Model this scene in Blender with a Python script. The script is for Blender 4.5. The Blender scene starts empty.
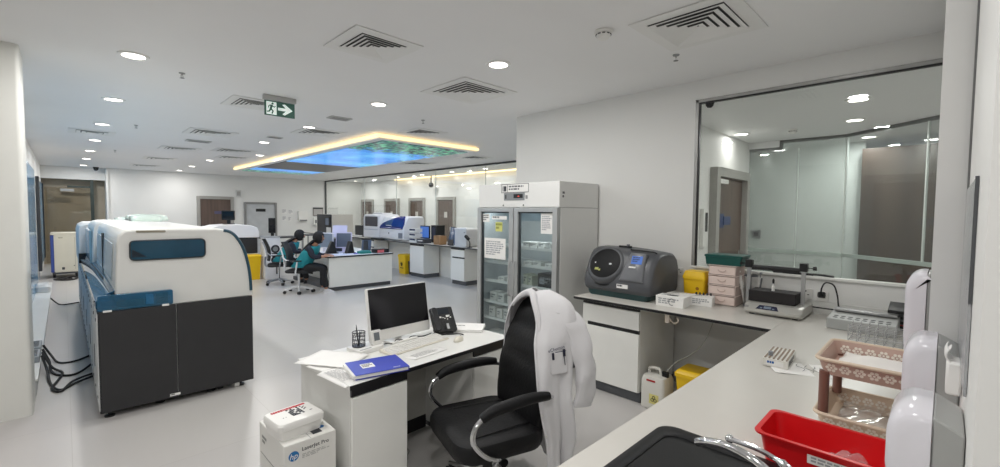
import bpy, bmesh, math, random
from mathutils import Vector, Matrix, Euler
random.seed(7)
PI = math.pi
SC = bpy.context.scene
COL = SC.collection

# ------------------------------------------------------------------ materials
def lin(c):
    return c / 12.92 if c <= 0.04045 else ((c + 0.055) / 1.055) ** 2.4

def rgb(h):
    h = h.lstrip('#')
    return tuple(lin(int(h[i:i + 2], 16) / 255) for i in (0, 2, 4)) + (1,)

MATS = {}

def mat(name, hexcol, rough=0.5, metal=0.0, var=0.05, scale=6.0, bump=0.0, coat=0.0, bscale=None, spec=0.5):
    if name in MATS:
        return MATS[name]
    m = bpy.data.materials.new(name)
    m.use_nodes = True
    nt = m.node_tree
    b = nt.nodes['Principled BSDF']
    b.inputs['Roughness'].default_value = rough
    b.inputs['Metallic'].default_value = metal
    b.inputs['Coat Weight'].default_value = coat
    b.inputs['Specular IOR Level'].default_value = spec
    c = rgb(hexcol)
    tc = nt.nodes.new('ShaderNodeTexCoord')
    nz = nt.nodes.new('ShaderNodeTexNoise')
    nz.inputs['Scale'].default_value = scale
    nz.inputs['Detail'].default_value = 3
    nt.links.new(tc.outputs['Object'], nz.inputs['Vector'])
    rp = nt.nodes.new('ShaderNodeValToRGB')
    rp.color_ramp.elements[0].position = 0.3
    rp.color_ramp.elements[1].position = 0.7
    rp.color_ramp.elements[0].color = tuple(x * (1 - var) for x in c[:3]) + (1,)
    rp.color_ramp.elements[1].color = tuple(min(1, x * (1 + var)) for x in c[:3]) + (1,)
    nt.links.new(nz.outputs['Fac'], rp.inputs['Fac'])
    nt.links.new(rp.outputs['Color'], b.inputs['Base Color'])
    if bump:
        n2 = nt.nodes.new('ShaderNodeTexNoise')
        n2.inputs['Scale'].default_value = bscale or scale * 10
        n2.inputs['Detail'].default_value = 4
        nt.links.new(tc.outputs['Object'], n2.inputs['Vector'])
        bp = nt.nodes.new('ShaderNodeBump')
        bp.inputs['Strength'].default_value = bump
        bp.inputs['Distance'].default_value = 0.01
        nt.links.new(n2.outputs['Fac'], bp.inputs['Height'])
        nt.links.new(bp.outputs['Normal'], b.inputs['Normal'])
    MATS[name] = m
    return m

def emis(name, hexcol, strength, base=None):
    if name in MATS:
        return MATS[name]
    m = bpy.data.materials.new(name)
    m.use_nodes = True
    b = m.node_tree.nodes['Principled BSDF']
    b.inputs['Base Color'].default_value = rgb(base or hexcol)
    b.inputs['Emission Color'].default_value = rgb(hexcol)
    b.inputs['Emission Strength'].default_value = strength
    MATS[name] = m
    return m

def glass(name, tint='#ffffff', refl=1.0, rough=0.0, ior=1.5, film=0.0, filmcol='#ffffff'):
    """thin architectural pane: clear transmission plus Fresnel reflection (and an optional diffuse film)"""
    m = bpy.data.materials.new(name)
    m.use_nodes = True
    nt = m.node_tree
    out = nt.nodes['Material Output']
    nt.nodes.remove(nt.nodes['Principled BSDF'])
    tr = nt.nodes.new('ShaderNodeBsdfTransparent'); tr.inputs['Color'].default_value = rgb(tint)
    gl = nt.nodes.new('ShaderNodeBsdfGlossy'); gl.inputs['Roughness'].default_value = rough
    fr = nt.nodes.new('ShaderNodeFresnel')
    ge = nt.nodes.new('ShaderNodeNewGeometry')
    mi = nt.nodes.new('ShaderNodeMapRange')          # same index on both faces of the pane
    mi.inputs[3].default_value = ior; mi.inputs[4].default_value = 1.0 / ior
    nt.links.new(ge.outputs['Backfacing'], mi.inputs[0]); nt.links.new(mi.outputs[0], fr.inputs['IOR'])
    base = tr.outputs[0]
    if film:
        df = nt.nodes.new('ShaderNodeBsdfDiffuse'); df.inputs['Color'].default_value = rgb(filmcol)
        mf = nt.nodes.new('ShaderNodeMixShader'); mf.inputs[0].default_value = film
        nt.links.new(tr.outputs[0], mf.inputs[1]); nt.links.new(df.outputs[0], mf.inputs[2])
        base = mf.outputs[0]
    mul = nt.nodes.new('ShaderNodeMath'); mul.operation = 'MULTIPLY'; mul.inputs[1].default_value = refl
    nt.links.new(fr.outputs[0], mul.inputs[0])
    mx = nt.nodes.new('ShaderNodeMixShader')
    nt.links.new(mul.outputs[0], mx.inputs[0])
    nt.links.new(base, mx.inputs[1]); nt.links.new(gl.outputs[0], mx.inputs[2])
    nt.links.new(mx.outputs[0], out.inputs['Surface'])
    MATS[name] = m
    return m

# ------------------------------------------------------------------ mesh builder
def rrect(w, h, r, n=5, cx=0, cy=0):
    """rounded rectangle polygon"""
    pts = []
    for (sx, sy, a0) in ((1, 1, 0), (-1, 1, 90), (-1, -1, 180), (1, -1, 270)):
        for i in range(n + 1):
            a = math.radians(a0 + 90 * i / n)
            pts.append((cx + sx * (w / 2 - r) + r * math.cos(a), cy + sy * (h / 2 - r) + r * math.sin(a)))
    return pts

class MB:
    def __init__(s, M=None):
        s.bm = bmesh.new(); s.M = M or Matrix(); s.mi = 0
    def v(s, p):
        return s.bm.verts.new(s.M @ Vector(p))
    def f(s, vs):
        try:
            fc = s.bm.faces.new(vs); fc.material_index = s.mi
            return fc
        except ValueError:
            return None
    def box(s, x0, x1, y0, y1, z0, z1):
        P = [s.v((x, y, z)) for z in (z0, z1) for y in (y0, y1) for x in (x0, x1)]
        for q in ((0, 2, 3, 1), (4, 5, 7, 6), (0, 1, 5, 4), (2, 6, 7, 3), (0, 4, 6, 2), (1, 3, 7, 5)):
            s.f([P[i] for i in q])
        return s
    def loft(s, rings, closed=True, caps=True):
        R = [[s.v(p) for p in r] for r in rings]
        n = len(R[0])
        for a, b in zip(R[:-1], R[1:]):
            for i in range(n if closed else n - 1):
                j = (i + 1) % n
                s.f([a[i], a[j], b[j], b[i]])
        if caps and closed:
            s.f(R[0][::-1]); s.f(R[-1])
        return s
    def prism(s, poly, axis, a0, a1):
        def mk(p, a):
            return {'z': (p[0], p[1], a), 'y': (p[0], a, p[1]), 'x': (a, p[0], p[1])}[axis]
        return s.loft([[mk(p, a0) for p in poly], [mk(p, a1) for p in poly]])
    def cyl(s, p0, p1, r, r2=None, seg=16):
        return s.tube([p0, p1], [r, r if r2 is None else r2], seg)
    def tube(s, pts, r, seg=8, closed=False):
        pts = [Vector(p) for p in pts]
        n = len(pts)
        rs = r if isinstance(r, (list, tuple)) else [r] * n
        rings = []
        prev = None
        for i, p in enumerate(pts):
            if closed:
                t = pts[(i + 1) % n] - pts[i - 1]
            else:
                t = pts[min(i + 1, n - 1)] - pts[max(i - 1, 0)]
            t.normalize()
            if prev is None:
                u = t.orthogonal().normalized()
            else:
                u = prev - t * prev.dot(t)
                u = u.normalized() if u.length > 1e-6 else t.orthogonal().normalized()
            prev = u
            w = t.cross(u)
            rings.append([p + (u * math.cos(2 * PI * k / seg) + w * math.sin(2 * PI * k / seg)) * rs[i] for k in range(seg)])
        if closed:
            rings.append(rings[0])
            R = [[s.v(p) for p in rr] for rr in rings[:-1]]
            R.append(R[0])
            for a, b in zip(R[:-1], R[1:]):
                for i in range(seg):
                    s.f([a[i], a[(i + 1) % seg], b[(i + 1) % seg], b[i]])
            return s
        return s.loft(rings)
    def lathe(s, prof, c=(0, 0, 0), seg=24, axis='z'):
        rings = []
        for r, z in prof:
            ring = []
            for k in range(seg):
                a = 2 * PI * k / seg
                x, y = max(r, 1e-5) * math.cos(a), max(r, 1e-5) * math.sin(a)
                p = {'z': (x, y, z), 'x': (z, x, y), 'y': (y, z, x)}[axis]
                ring.append((p[0] + c[0], p[1] + c[1], p[2] + c[2]))
            rings.append(ring)
        return s.loft(rings)
    def sph(s, c, r, seg=16, rng=10):
        r = r if isinstance(r, (list, tuple)) else (r, r, r)
        rings = []
        for i in range(rng + 1):
            a = -PI / 2 + PI * i / rng
            ca = max(math.cos(a), 1e-4)
            rings.append([(c[0] + r[0] * ca * math.cos(2 * PI * k / seg), c[1] + r[1] * ca * math.sin(2 * PI * k / seg), c[2] + r[2] * math.sin(a)) for k in range(seg)])
        return s.loft(rings)
    def surf(s, fn, nu, nv):
        G = [[s.v(fn(i / nu, j / nv)) for i in range(nu + 1)] for j in range(nv + 1)]
        for j in range(nv):
            for i in range(nu):
                s.f([G[j][i], G[j][i + 1], G[j + 1][i + 1], G[j + 1][i]])
        return s

def mk(name, mb, material, parent=None, loc=None, rz=0.0, bev=0.0, seg=2, smooth=35, solid=0.0, sub=0, keep=False):
    me = bpy.data.meshes.new(name)
    bmesh.ops.remove_doubles(mb.bm, verts=mb.bm.verts, dist=1e-6)
    bmesh.ops.recalc_face_normals(mb.bm, faces=mb.bm.faces)
    mb.bm.to_mesh(me); mb.bm.free()
    for m in (material if isinstance(material, (list, tuple)) else [material]):
        me.materials.append(m)
    if smooth:
        me.polygons.foreach_set('use_smooth', [True] * len(me.polygons))
        me.set_sharp_from_angle(angle=math.radians(smooth))
    o = bpy.data.objects.new(name, me)
    COL.objects.link(o)
    if parent: o.parent = parent
    if loc: o.location = loc
    if rz: o.rotation_euler = (0, 0, rz)
    if solid:
        d = o.modifiers.new('solid', 'SOLIDIFY'); d.thickness = solid; d.offset = 0
    if bev:
        d = o.modifiers.new('bevel', 'BEVEL'); d.width = bev; d.segments = seg
        d.limit_method = 'ANGLE'; d.angle_limit = math.radians(40); d.harden_normals = False
    if sub:
        d = o.modifiers.new('sub', 'SUBSURF'); d.levels = sub; d.render_levels = sub
    return o

def tag(o, label, cat, group=None):
    o['label'] = label; o['category'] = cat
    if group: o['group'] = group
    return o

def thing(name, label, cat, loc=(0, 0, 0), rz=0.0, group=None):
    o = bpy.data.objects.new(name, None)
    COL.objects.link(o)
    o.location = loc; o.rotation_euler = (0, 0, rz); o.empty_display_size = 0.1
    return tag(o, label, cat, group)

def struct(name, mb, material, parent=None, **k):
    o = mk(name, mb, material, parent, **k)
    if parent is None: o['kind'] = 'structure'
    return o

def dup(root, loc, rz=None, label=None, group=None):
    r = root.copy(); COL.objects.link(r); r.location = loc
    if rz is not None: r.rotation_euler = (0, 0, rz)
    if label: r['label'] = label
    if group: r['group'] = group
    def rec(src, dst):
        for ch in list(src.children):
            c = ch.copy(); COL.objects.link(c); c.parent = dst
            rec(ch, c)
    rec(root, r)
    return r

def text(name, s, size, material, parent, M, ext=0.0006, align='LEFT', sx=1.0):
    """flat lettering as a mesh; M places its xy plane"""
    cu = bpy.data.curves.new('lettering_curve', 'FONT')
    cu.body = s; cu.size = size; cu.extrude = ext; cu.align_x = align; cu.resolution_u = 2
    t = bpy.data.objects.new('lettering_tmp', cu)
    COL.objects.link(t)
    dg = bpy.context.evaluated_depsgraph_get(); dg.update()
    me = bpy.data.meshes.new_from_object(t.evaluated_get(dg))
    bpy.data.objects.remove(t); bpy.data.curves.remove(cu)
    me.transform(M @ Matrix.Diagonal((sx, 1, 1, 1)))
    me.materials.clear(); me.materials.append(material)
    o = bpy.data.objects.new(name, me)
    COL.objects.link(o); o.parent = parent
    return o

def frame(origin, xdir, ydir):
    """matrix whose local x,y are the given world directions"""
    x = Vector(xdir).normalized(); y = Vector(ydir)
    y = (y - x * y.dot(x)).normalized(); z = x.cross(y)
    return Matrix(((x.x, y.x, z.x, origin[0]), (x.y, y.y, z.y, origin[1]), (x.z, y.z, z.z, origin[2]), (0, 0, 0, 1)))

def smoothpath(pts, n=6):
    """Catmull-Rom through pts"""
    P = [Vector(p) for p in pts]
    out = []
    for i in range(len(P) - 1):
        p0 = P[max(i - 1, 0)]; p1 = P[i]; p2 = P[i + 1]; p3 = P[min(i + 2, len(P) - 1)]
        for k in range(n):
            t = k / n
            out.append(0.5 * ((2 * p1) + (p2 - p0) * t + (2 * p0 - 5 * p1 + 4 * p2 - p3) * t * t + (3 * p1 - p0 - 3 * p2 + p3) * t ** 3))
    out.append(P[-1])
    return out

def skin_mesh(chains, sub=1):
    """one continuous surface grown over joints: chains = list of [(point, radius), ...] sharing points; first point is the root"""
    me = bpy.data.meshes.new('skeleton'); bm = bmesh.new()
    lay = bm.verts.layers.skin.verify()
    seen = {}
    root = None
    for ch in chains:
        last = None
        for p, r in ch:
            key = tuple(round(q, 4) for q in p)
            if key not in seen:
                vv = bm.verts.new(p); seen[key] = vv
                rr = r if isinstance(r, (tuple, list)) else (r, r)
                vv[lay].radius = rr
                if root is None:
                    root = vv; vv[lay].use_root = True
            vv = seen[key]
            if last is not None and last is not vv:
                try: bm.edges.new((last, vv))
                except ValueError: pass
            last = vv
    bm.to_mesh(me); bm.free()
    o = bpy.data.objects.new('skeleton', me); COL.objects.link(o)
    d = o.modifiers.new('skin', 'SKIN'); d.use_smooth_shade = True; d.branch_smoothing = 0.5
    e = o.modifiers.new('sub', 'SUBSURF'); e.levels = sub; e.render_levels = sub
    dg = bpy.context.evaluated_depsgraph_get(); dg.update()
    out = bpy.data.meshes.new_from_object(o.evaluated_get(dg))
    bpy.data.objects.remove(o); bpy.data.meshes.remove(me)
    out.polygons.foreach_set('use_smooth', [True] * len(out.polygons))
    return out

def mesh_obj(name, me, material, parent):
    me.materials.clear(); me.materials.append(material)
    o = bpy.data.objects.new(name, me); COL.objects.link(o); o.parent = parent
    return o
# ------------------------------------------------------------------ shared materials
WALL = mat('wall paint', '#e9e9e6', 0.6, var=0.012, scale=1.5, bump=0.02, bscale=120)
CEIL = mat('ceiling paint', '#f1f1f1', 0.55, var=0.012, scale=1.2)
LAM = mat('white laminate', '#e9e9e5', 0.32, var=0.015)
LAMF = mat('white cabinet front', '#efefea', 0.3, var=0.012)
GREYLAM = mat('grey laminate', '#b9b8b2', 0.45, var=0.03)
EDGE = mat('black edge band', '#1b1b1d', 0.35)
PLINTH = mat('dark grey plinth', '#56585c', 0.5)
BLACK = mat('black plastic', '#17181a', 0.4)
BLACKG = mat('black gloss', '#0c0d10', 0.12)
DGREY = mat('dark grey panel', '#2a2a2c', 0.5, var=0.06)
CHROME = mat('chrome', '#d9dadc', 0.12, metal=1.0, var=0.02)
STEEL = mat('brushed steel', '#b4b5b6', 0.32, metal=0.9, var=0.05, scale=12)
ALU = mat('grey metal frame', '#a3a4a3', 0.38, metal=0.6, var=0.03)
WPL = mat('white plastic', '#ecebe7', 0.3, var=0.015)
CREAM = mat('cream plastic', '#e2ddcf', 0.4, var=0.02)
YEL = mat('yellow plastic', '#f0c419', 0.4, var=0.04)
PAPER = mat('paper', '#f0efec', 0.75, var=0.02)
INK = mat('printed ink', '#3a3c42', 0.7)
REDINK = mat('red print', '#b5222a', 0.6)
BLUEINK = mat('blue print', '#1f5fa8', 0.5)
RUB = mat('black rubber', '#141415', 0.6)
CARD = mat('brown cardboard', '#a07c58', 0.8, var=0.06)
SCRB = emis('lit blue screen', '#4f7fd8', 0.6, '#16233f')
SCRG = mat('dim grey screen', '#7b8797', 0.2, var=0.08)
GLS = glass('clear glass', '#fafcfb', 1.0)

def floor_mat():
    m = bpy.data.materials.new('vinyl floor'); m.use_nodes = True
    nt = m.node_tree; b = nt.nodes['Principled BSDF']
    tc = nt.nodes.new('ShaderNodeTexCoord')
    br = nt.nodes.new('ShaderNodeTexBrick')
    br.offset = 0.0
    br.inputs['Scale'].default_value = 1.0
    br.inputs['Brick Width'].default_value = 1.2
    br.inputs['Row Height'].default_value = 1.2
    br.inputs['Mortar Size'].default_value = 0.0022
    br.inputs['Color1'].default_value = rgb('#c4c1be'); br.inputs['Color2'].default_value = rgb('#c2bfbd')
    br.inputs['Mortar'].default_value = rgb('#b4b1ad')
    nt.links.new(tc.outputs['Object'], br.inputs['Vector'])
    nz = nt.nodes.new('ShaderNodeTexNoise'); nz.inputs['Scale'].default_value = 0.5; nz.inputs['Detail'].default_value = 1
    nt.links.new(tc.outputs['Object'], nz.inputs['Vector'])
    mx = nt.nodes.new('ShaderNodeMixRGB'); mx.blend_type = 'MULTIPLY'; mx.inputs[0].default_value = 0.05
    nt.links.new(br.outputs['Color'], mx.inputs[1]); nt.links.new(nz.outputs['Color'], mx.inputs[2])
    nt.links.new(mx.outputs[0], b.inputs['Base Color'])
    mr = nt.nodes.new('ShaderNodeMapRange'); mr.inputs[3].default_value = 0.27; mr.inputs[4].default_value = 0.31
    nt.links.new(nz.outputs['Fac'], mr.inputs[0]); nt.links.new(mr.outputs[0], b.inputs['Roughness'])
    return m
FLOOR = floor_mat()

def wood_mat(name, a, b_, sc=1.0):
    m = bpy.data.materials.new(name); m.use_nodes = True
    nt = m.node_tree; b = nt.nodes['Principled BSDF']; b.inputs['Roughness'].default_value = 0.4
    tc = nt.nodes.new('ShaderNodeTexCoord'); mp = nt.nodes.new('ShaderNodeMapping')
    mp.inputs['Scale'].default_value = (14 * sc, 14 * sc, 0.7 * sc)
    nt.links.new(tc.outputs['Object'], mp.inputs[0])
    nz = nt.nodes.new('ShaderNodeTexNoise'); nz.inputs['Scale'].default_value = 1.0; nz.inputs['Detail'].default_value = 5
    nt.links.new(mp.outputs[0], nz.inputs['Vector'])
    rp = nt.nodes.new('ShaderNodeValToRGB')
    rp.color_ramp.elements[0].position = 0.35; rp.color_ramp.elements[1].position = 0.7
    rp.color_ramp.elements[0].color = rgb(a); rp.color_ramp.elements[1].color = rgb(b_)
    nt.links.new(nz.outputs['Fac'], rp.inputs[0]); nt.links.new(rp.outputs[0], b.inputs['Base Color'])
    return m
WOOD = wood_mat('dark brown door veneer', '#574840', '#6c5a50')

def tile_mat(name, c1, c2, mortar, w, hgt, rough=0.25, ms=0.003, rot=None):
    m = bpy.data.materials.new(name); m.use_nodes = True
    nt = m.node_tree; b = nt.nodes['Principled BSDF']; b.inputs['Roughness'].default_value = rough
    tc = nt.nodes.new('ShaderNodeTexCoord')
    mp = nt.nodes.new('ShaderNodeMapping')
    if rot: mp.inputs['Rotation'].default_value = rot
    nt.links.new(tc.outputs['Object'], mp.inputs[0])
    br = nt.nodes.new('ShaderNodeTexBrick'); br.offset = 0.0
    br.inputs['Scale'].default_value = 1.0
    br.inputs['Brick Width'].default_value = w; br.inputs['Row Height'].default_value = hgt
    br.inputs['Mortar Size'].default_value = ms
    br.inputs['Color1'].default_value = rgb(c1); br.inputs['Color2'].default_value = rgb(c2); br.inputs['Mortar'].default_value = rgb(mortar)
    nt.links.new(mp.outputs[0], br.inputs['Vector'])
    nt.links.new(br.outputs['Color'], b.inputs['Base Color'])
    return m
# ------------------------------------------------------------------ camera
cam = bpy.data.cameras.new('camera'); co = bpy.data.objects.new('camera', cam); COL.objects.link(co)
SC.camera = co
_f, _yaw, _pit, _rol = 441.08, 0.005318, -0.046436, 0.009459
_a = math.radians(45) + _yaw
fw = Vector((math.cos(_a) * math.cos(_pit), math.sin(_a) * math.cos(_pit), math.sin(_pit)))
rt = Vector((math.sin(_a), -math.cos(_a), 0)); up = rt.cross(fw)
c_, s_ = math.cos(_rol), math.sin(_rol)
r2 = c_ * rt + s_ * up; u2 = -s_ * rt + c_ * up
co.matrix_world = Matrix(((r2.x, u2.x, -fw.x, 0), (r2.y, u2.y, -fw.y, 0), (r2.z, u2.z, -fw.z, 1.7), (0, 0, 0, 1)))
cam.sensor_fit = 'HORIZONTAL'; cam.sensor_width = 36.0; cam.lens = 36.0 * _f / 1000.0
cam.clip_start = 0.02; cam.clip_end = 100

SC.view_settings.view_transform = 'Standard'
SC.view_settings.look = 'None'
SC.view_settings.gamma = 1.0
SC.view_settings.use_curve_mapping = False
SC.view_settings.exposure = EXPOSURE = 0.14

w = bpy.data.worlds.new('world'); SC.world = w; w.use_nodes = True
w.node_tree.nodes['Background'].inputs[0].default_value = (0.8, 0.85, 0.9, 1)
w.node_tree.nodes['Background'].inputs[1].default_value = 0.3

# ------------------------------------------------------------------ room shell
struct('floor', MB().box(-5, 12, -4, 22, -0.1, 0), FLOOR)
struct('ceiling', MB().box(-5, 12, -4, 22, 3.0, 3.15), CEIL)

X1 = 4.4
m = MB()                                   # right hand wall with the window opening
WY0, WY1, WZ0, WZ1 = 0.028, 1.752, 1.2, 2.81
WT_ = .05
m.box(X1, X1 + WT_, -0.6, WY0, 0, 3); m.box(X1, X1 + WT_, WY1, 4.144, 0, 3)
m.box(X1, X1 + WT_, WY0, WY1, 0, WZ0); m.box(X1, X1 + WT_, WY0, WY1, WZ1, 3)
struct('wall_right', m, WALL, smooth=0)
struct('wall_corner', MB().box(X1 + .05, 9.6, 4.0, 4.144, 0, 3), WALL, smooth=0)
struct('wall_near', MB().box(1.02, 1.95, -0.26, -0.045, 0, 3), WALL, smooth=0)
struct('wall_pilaster', MB().box(1.95, X1, -0.26, 0.027, 0, 3), mat('pilaster paint', '#dcdcda', 0.5, var=0.01), smooth=0)
struct('wall_far', MB().box(1.03, 12, 18.65, 18.85, 0, 3), WALL, smooth=0)
struct('wall_left', MB().box(-0.62, -0.46, 5.6, 20.2, 0, 3), WALL, smooth=0)
pl = struct('wall_pillar', MB().prism(rrect(1.3, 0.5, 0.03, 4, -0.87, 5.47), 'z', 0, 3), mat('pillar paint', '#e8e8e2', 0.5, var=0.01))
struct('wall_side', MB().box(-5.0, -4.85, -4, 5.7, 0, 3), WALL, smooth=0)
struct('wall_back', MB().box(-5, 9, -4.0, -3.85, 0, 3), WALL, smooth=0)
struct('wall_passage', MB().box(-4.85, -1.52, 5.5, 5.7, 0, 3), WALL, smooth=0)
# left corridor end: header and brown glazed screen
struct('wall_header', MB().box(-0.46, 1.03, 19.0, 19.15, 2.62, 3), WALL, smooth=0)
struct('wall_corridor', MB().box(0.98, 1.03, 18.6, 20.2, 0, 3), WALL, smooth=0)
OLIVE = mat('olive brown wall', '#b3a997', 0.45, var=0.08, scale=1.2)
struct('wall_end', MB().box(-0.46, 0.98, 19.5, 19.65, 0, 3), OLIVE, smooth=0)
tr = struct('door_1', MB().box(0.62, 0.7, 19.05, 19.12, 0, 2.62), mat('dark green jamb', '#2f3b37', 0.4))
struct('door_rail', MB().box(0.1, 0.62, 19.06, 19.1, 2.36, 2.42), MATS['dark green jamb'], tr)
struct('door_pane', MB().box(-0.4, 0.62, 19.075, 19.085, 0.05, 2.36), glass('bronze pane', '#f2efe9', 1.0), tr)
struct('door_closer', MB().box(-0.05, 0.25, 19.0, 19.06, 2.24, 2.32), ALU, tr)

struct('trim_3', MB().box(1.925, 1.9495, -.0448, -.040, 0, 3), mat('dark joint', '#6a6a69', .5))
# baseboards
struct('baseboard_right', MB().box(X1 - .012, X1 - .001, 0.9, 4.14, 0, 0.1), mat('grey skirting', '#9a9a98', 0.5))
struct('baseboard_far', MB().box(1.1, 7.9, 18.635, 18.649, 0, 0.1), MATS['grey skirting'])

# blue frosted glass panels on the left wall
BLUEP = mat('blue glass panel', '#6aa3cc', 0.12, var=0.25, scale=1.1)
m = MB().box(-0.459, -0.40, 6.0, 13.0, 0.151, 2.47)
struct('window_3', m, BLUEP)
w4 = struct('window_4', MB().box(-0.455, -0.44, 15.6, 19.4, 0.2, 2.45), BLUEP)
struct('window_frame', MB().box(-0.455, -0.40, 15.2, 15.6, 0.2, 2.47).box(-0.455, -0.42, 19.4, 19.6, 0.2, 2.47), mat('dark window frame', '#33373c', 0.4), w4)

# low white service ledge along the left wall
lg = struct('trim_1', MB().box(-0.46, -0.215, 5.75, 13.2, 0, 0.13), mat('grey white ledge', '#cfcfce', 0.4), bev=.01)
struct('ledge_cap', MB().box(-0.46, -0.205, 5.75, 13.2, 0.131, 0.15), LAM, lg)

# ------------------------------------------------------------------ window to the next room (right)
wf = MB()
t = 0.03
wf.box(X1 - .012, X1 + .035, WY0, WY1, WZ1 - t, WZ1); wf.box(X1 - .012, X1 + .035, WY1 - t, WY1, WZ0, WZ1)
w1 = struct('window_1', MB().box(X1 + .018, X1 + .026, WY0 + .001, WY1 - t, WZ0, WZ1 - t), GLS)
struct('window_frame', wf, mat('polished grey frame', '#b0b0ae', 0.25, metal=0.35), w1, bev=.003)
struct('window_gasket', MB().box(X1 - .004, X1 + .03, WY0 + .001, WY1 - t, WZ1 - t - .012, WZ1 - t).box(X1 - .004, X1 + .03, WY1 - t - .01, WY1 - t, WZ0, WZ1 - t), EDGE, w1)
sl = struct('trim_2', MB().box(X1 - .02, X1 + .06, WY0, WY1, WZ0 - .02, WZ0 + .002), LAM, bev=.004)

# the next room behind it
RC = 2.86
struct('ceiling_nextroom', MB().box(X1 + .05, 9.6, -0.6, 4.0, RC, 2.99), CEIL, smooth=0)
GW = 7.93
struct('wall_door', MB().box(X1 + .05, GW, 2.28, 2.4, 0, RC), WALL, smooth=0)
struct('wall_nextback', MB().box(8.85, 9.0, 0.92, 4.0, 0, RC), mat('pale back wall', '#edf1ef', 0.4, var=0.02), smooth=0)
BT = tile_mat('brown tiles', '#6d5649', '#664f43', '#8a7466', 0.6, 0.3, 0.2, rot=(PI / 2, 0, PI / 2))
struct('wall_brown', MB().box(8.6, 8.85, -0.6, .93, 0, 2.72), wood_mat('brown vertical panelling', '#3a2d27', '#54463c', 0.35), smooth=0)
struct('wall_nextside', MB().box(X1 + .05, 9.0, -0.75, -0.6, 0, 3), WALL, smooth=0)
PG = glass('partition glass', '#f3f7f5', 1.3, film=0.3, filmcol='#e3e8e6')
PG2 = glass('partition glass clear', '#f4f7f6', 1.3, film=0.03)
w5 = struct('window_5', MB().box(GW, GW + .012, 1.03, 2.28, 0, 2.84), PG)
a5, b5 = Vector((GW, 1.03, 0)), Vector((7.1, 0.05, 0))
d5 = (b5 - a5).normalized(); n5 = Vector((-d5.y, d5.x, 0))
def slab(m, z0, z1, th, u0=0, u1=1):
    p, q = a5 + (b5 - a5) * u0, a5 + (b5 - a5) * u1
    m.loft([[p - n5 * th + Vector((0, 0, z)), q - n5 * th + Vector((0, 0, z)), q + n5 * th + Vector((0, 0, z)), p + n5 * th + Vector((0, 0, z))] for z in (z0, z1)])
    return m
struct('angled_pane', slab(MB(), 0, 2.84, 0.006), PG2, w5)
TRK = mat('grey track', '#6d706f', 0.35, metal=0.4)
m = MB().box(GW - .02, GW + .03, 1.03, 1.84, 2.82, 2.86).box(GW - .02, GW + .03, 1.84, 2.28, 2.72, 2.76).box(GW - .02, GW + .03, 1.82, 1.86, 2.72, 2.86)
slab(m, 2.82, 2.86, 0.025)
struct('top_track', m, TRK, w5)
m = MB().box(GW - .02, GW + .03, 1.03, 2.28, 1.12, 1.17)
slab(m, 1.12, 1.17, 0.025)
struct('transom', m, mat('pale green grey rail', '#aebbb5', 0.35), w5)
m = MB(); slab(m, 1.17, 2.82, 0.012, 0.0, 0.012); slab(m, 1.17, 2.82, 0.012, 0.86, 0.872)
m.box(GW - .006, GW + .016, 1.6, 1.612, 0, 2.72)
struct('glass_joint', m, mat('bright joint', '#d8dedb', 0.2), w5)
struct('bulkhead', MB().box(GW - .03, GW + .5, 1.86, 2.28, 2.76, RC), CEIL, w5)

def door(name, cx0, cx1, y, ztop, face, leaf, fmat, deep=0.06, sign=None, fw_=0.1, handle=True, zsign=1.55, vis=None):
    """leaf set in a frame on a wall facing -y (face='y') or -x (face='x', then cx are y values and y is x)"""
    def B(m, a0, a1, d0, d1, z0, z1):
        if face == 'y': return m.box(a0, a1, y - d1, y - d0, z0, z1)
        return m.box(y - d1, y - d0, a0, a1, z0, z1)
    m = MB()
    B(m, cx0, cx0 + fw_, 0.0, deep, 0, ztop); B(m, cx1 - fw_, cx1, 0.0, deep, 0, ztop); B(m, cx0 + fw_, cx1 - fw_, 0.0, deep, ztop - fw_, ztop)
    d = struct(name, B(MB(), cx0 + fw_, cx1 - fw_, 0.001, 0.02, 0.005, ztop - fw_), leaf)
    struct('door_frame', m, fmat, d, bev=.004)
    if sign:
        sx = cx0 + (cx1 - cx0) * sign[0]
        struct('door_sign', B(MB(), sx - sign[1] / 2, sx + sign[1] / 2, 0.021, 0.03, zsign - sign[2] / 2, zsign + sign[2] / 2), sign[3], d)
    if handle:
        hx = cx0 + (fw_ + .07 if handle != 'r' else (cx1 - cx0) - fw_ - .07)
        m = MB(); B(m, hx - .02, hx + .02, 0.02, 0.03, .95, 1.15); B(m, hx - .01, hx + .12 * (1 if handle != 'r' else -1), 0.06, 0.075, 1.04, 1.06) if handle != 'r' else B(m, hx - .12, hx + .01, 0.06, 0.075, 1.04, 1.06); B(m, hx - .01, hx + .01, 0.03, .07, 1.04, 1.06)
        struct('door_handle', m, STEEL, d)
    return d
FRM = mat('grey door frame', '#a3a19c', 0.45)
SIGNB = mat('blue door sign', '#34456f', 0.45)
d2 = door('door_2', 3.35, 4.5, 18.65, 2.2, 'y', WOOD, FRM, sign=(0.58, 0.26, 0.1, mat('violet grey sign', '#5a5878', 0.4)), zsign=1.62)
d3 = door('door_3', 4.84, 6.0, 18.65, 2.02, 'y', mat('pale grey door', '#c3c6c8', 0.45), mat('mid grey frame', '#8d8d8c', 0.45), fw_=.07, sign=(0.5, 0.34, 0.11, BLACK), zsign=1.72)
d4 = door('door_4', 6.26, 7.66, 2.28, 2.35, 'y', WOOD, FRM, deep=0.1, fw_=.12, sign=(0.3, 0.16, 0.2, SIGNB), zsign=1.62, handle='r')
struct('door_sign', MB().box(6.72, 6.98, 2.235, 2.25, 1.56, 1.68), SIGNB, d4)
struct('door_closer', MB().box(6.42, 6.75, 2.2, 2.25, 2.14, 2.2), WPL, d4)

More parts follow.
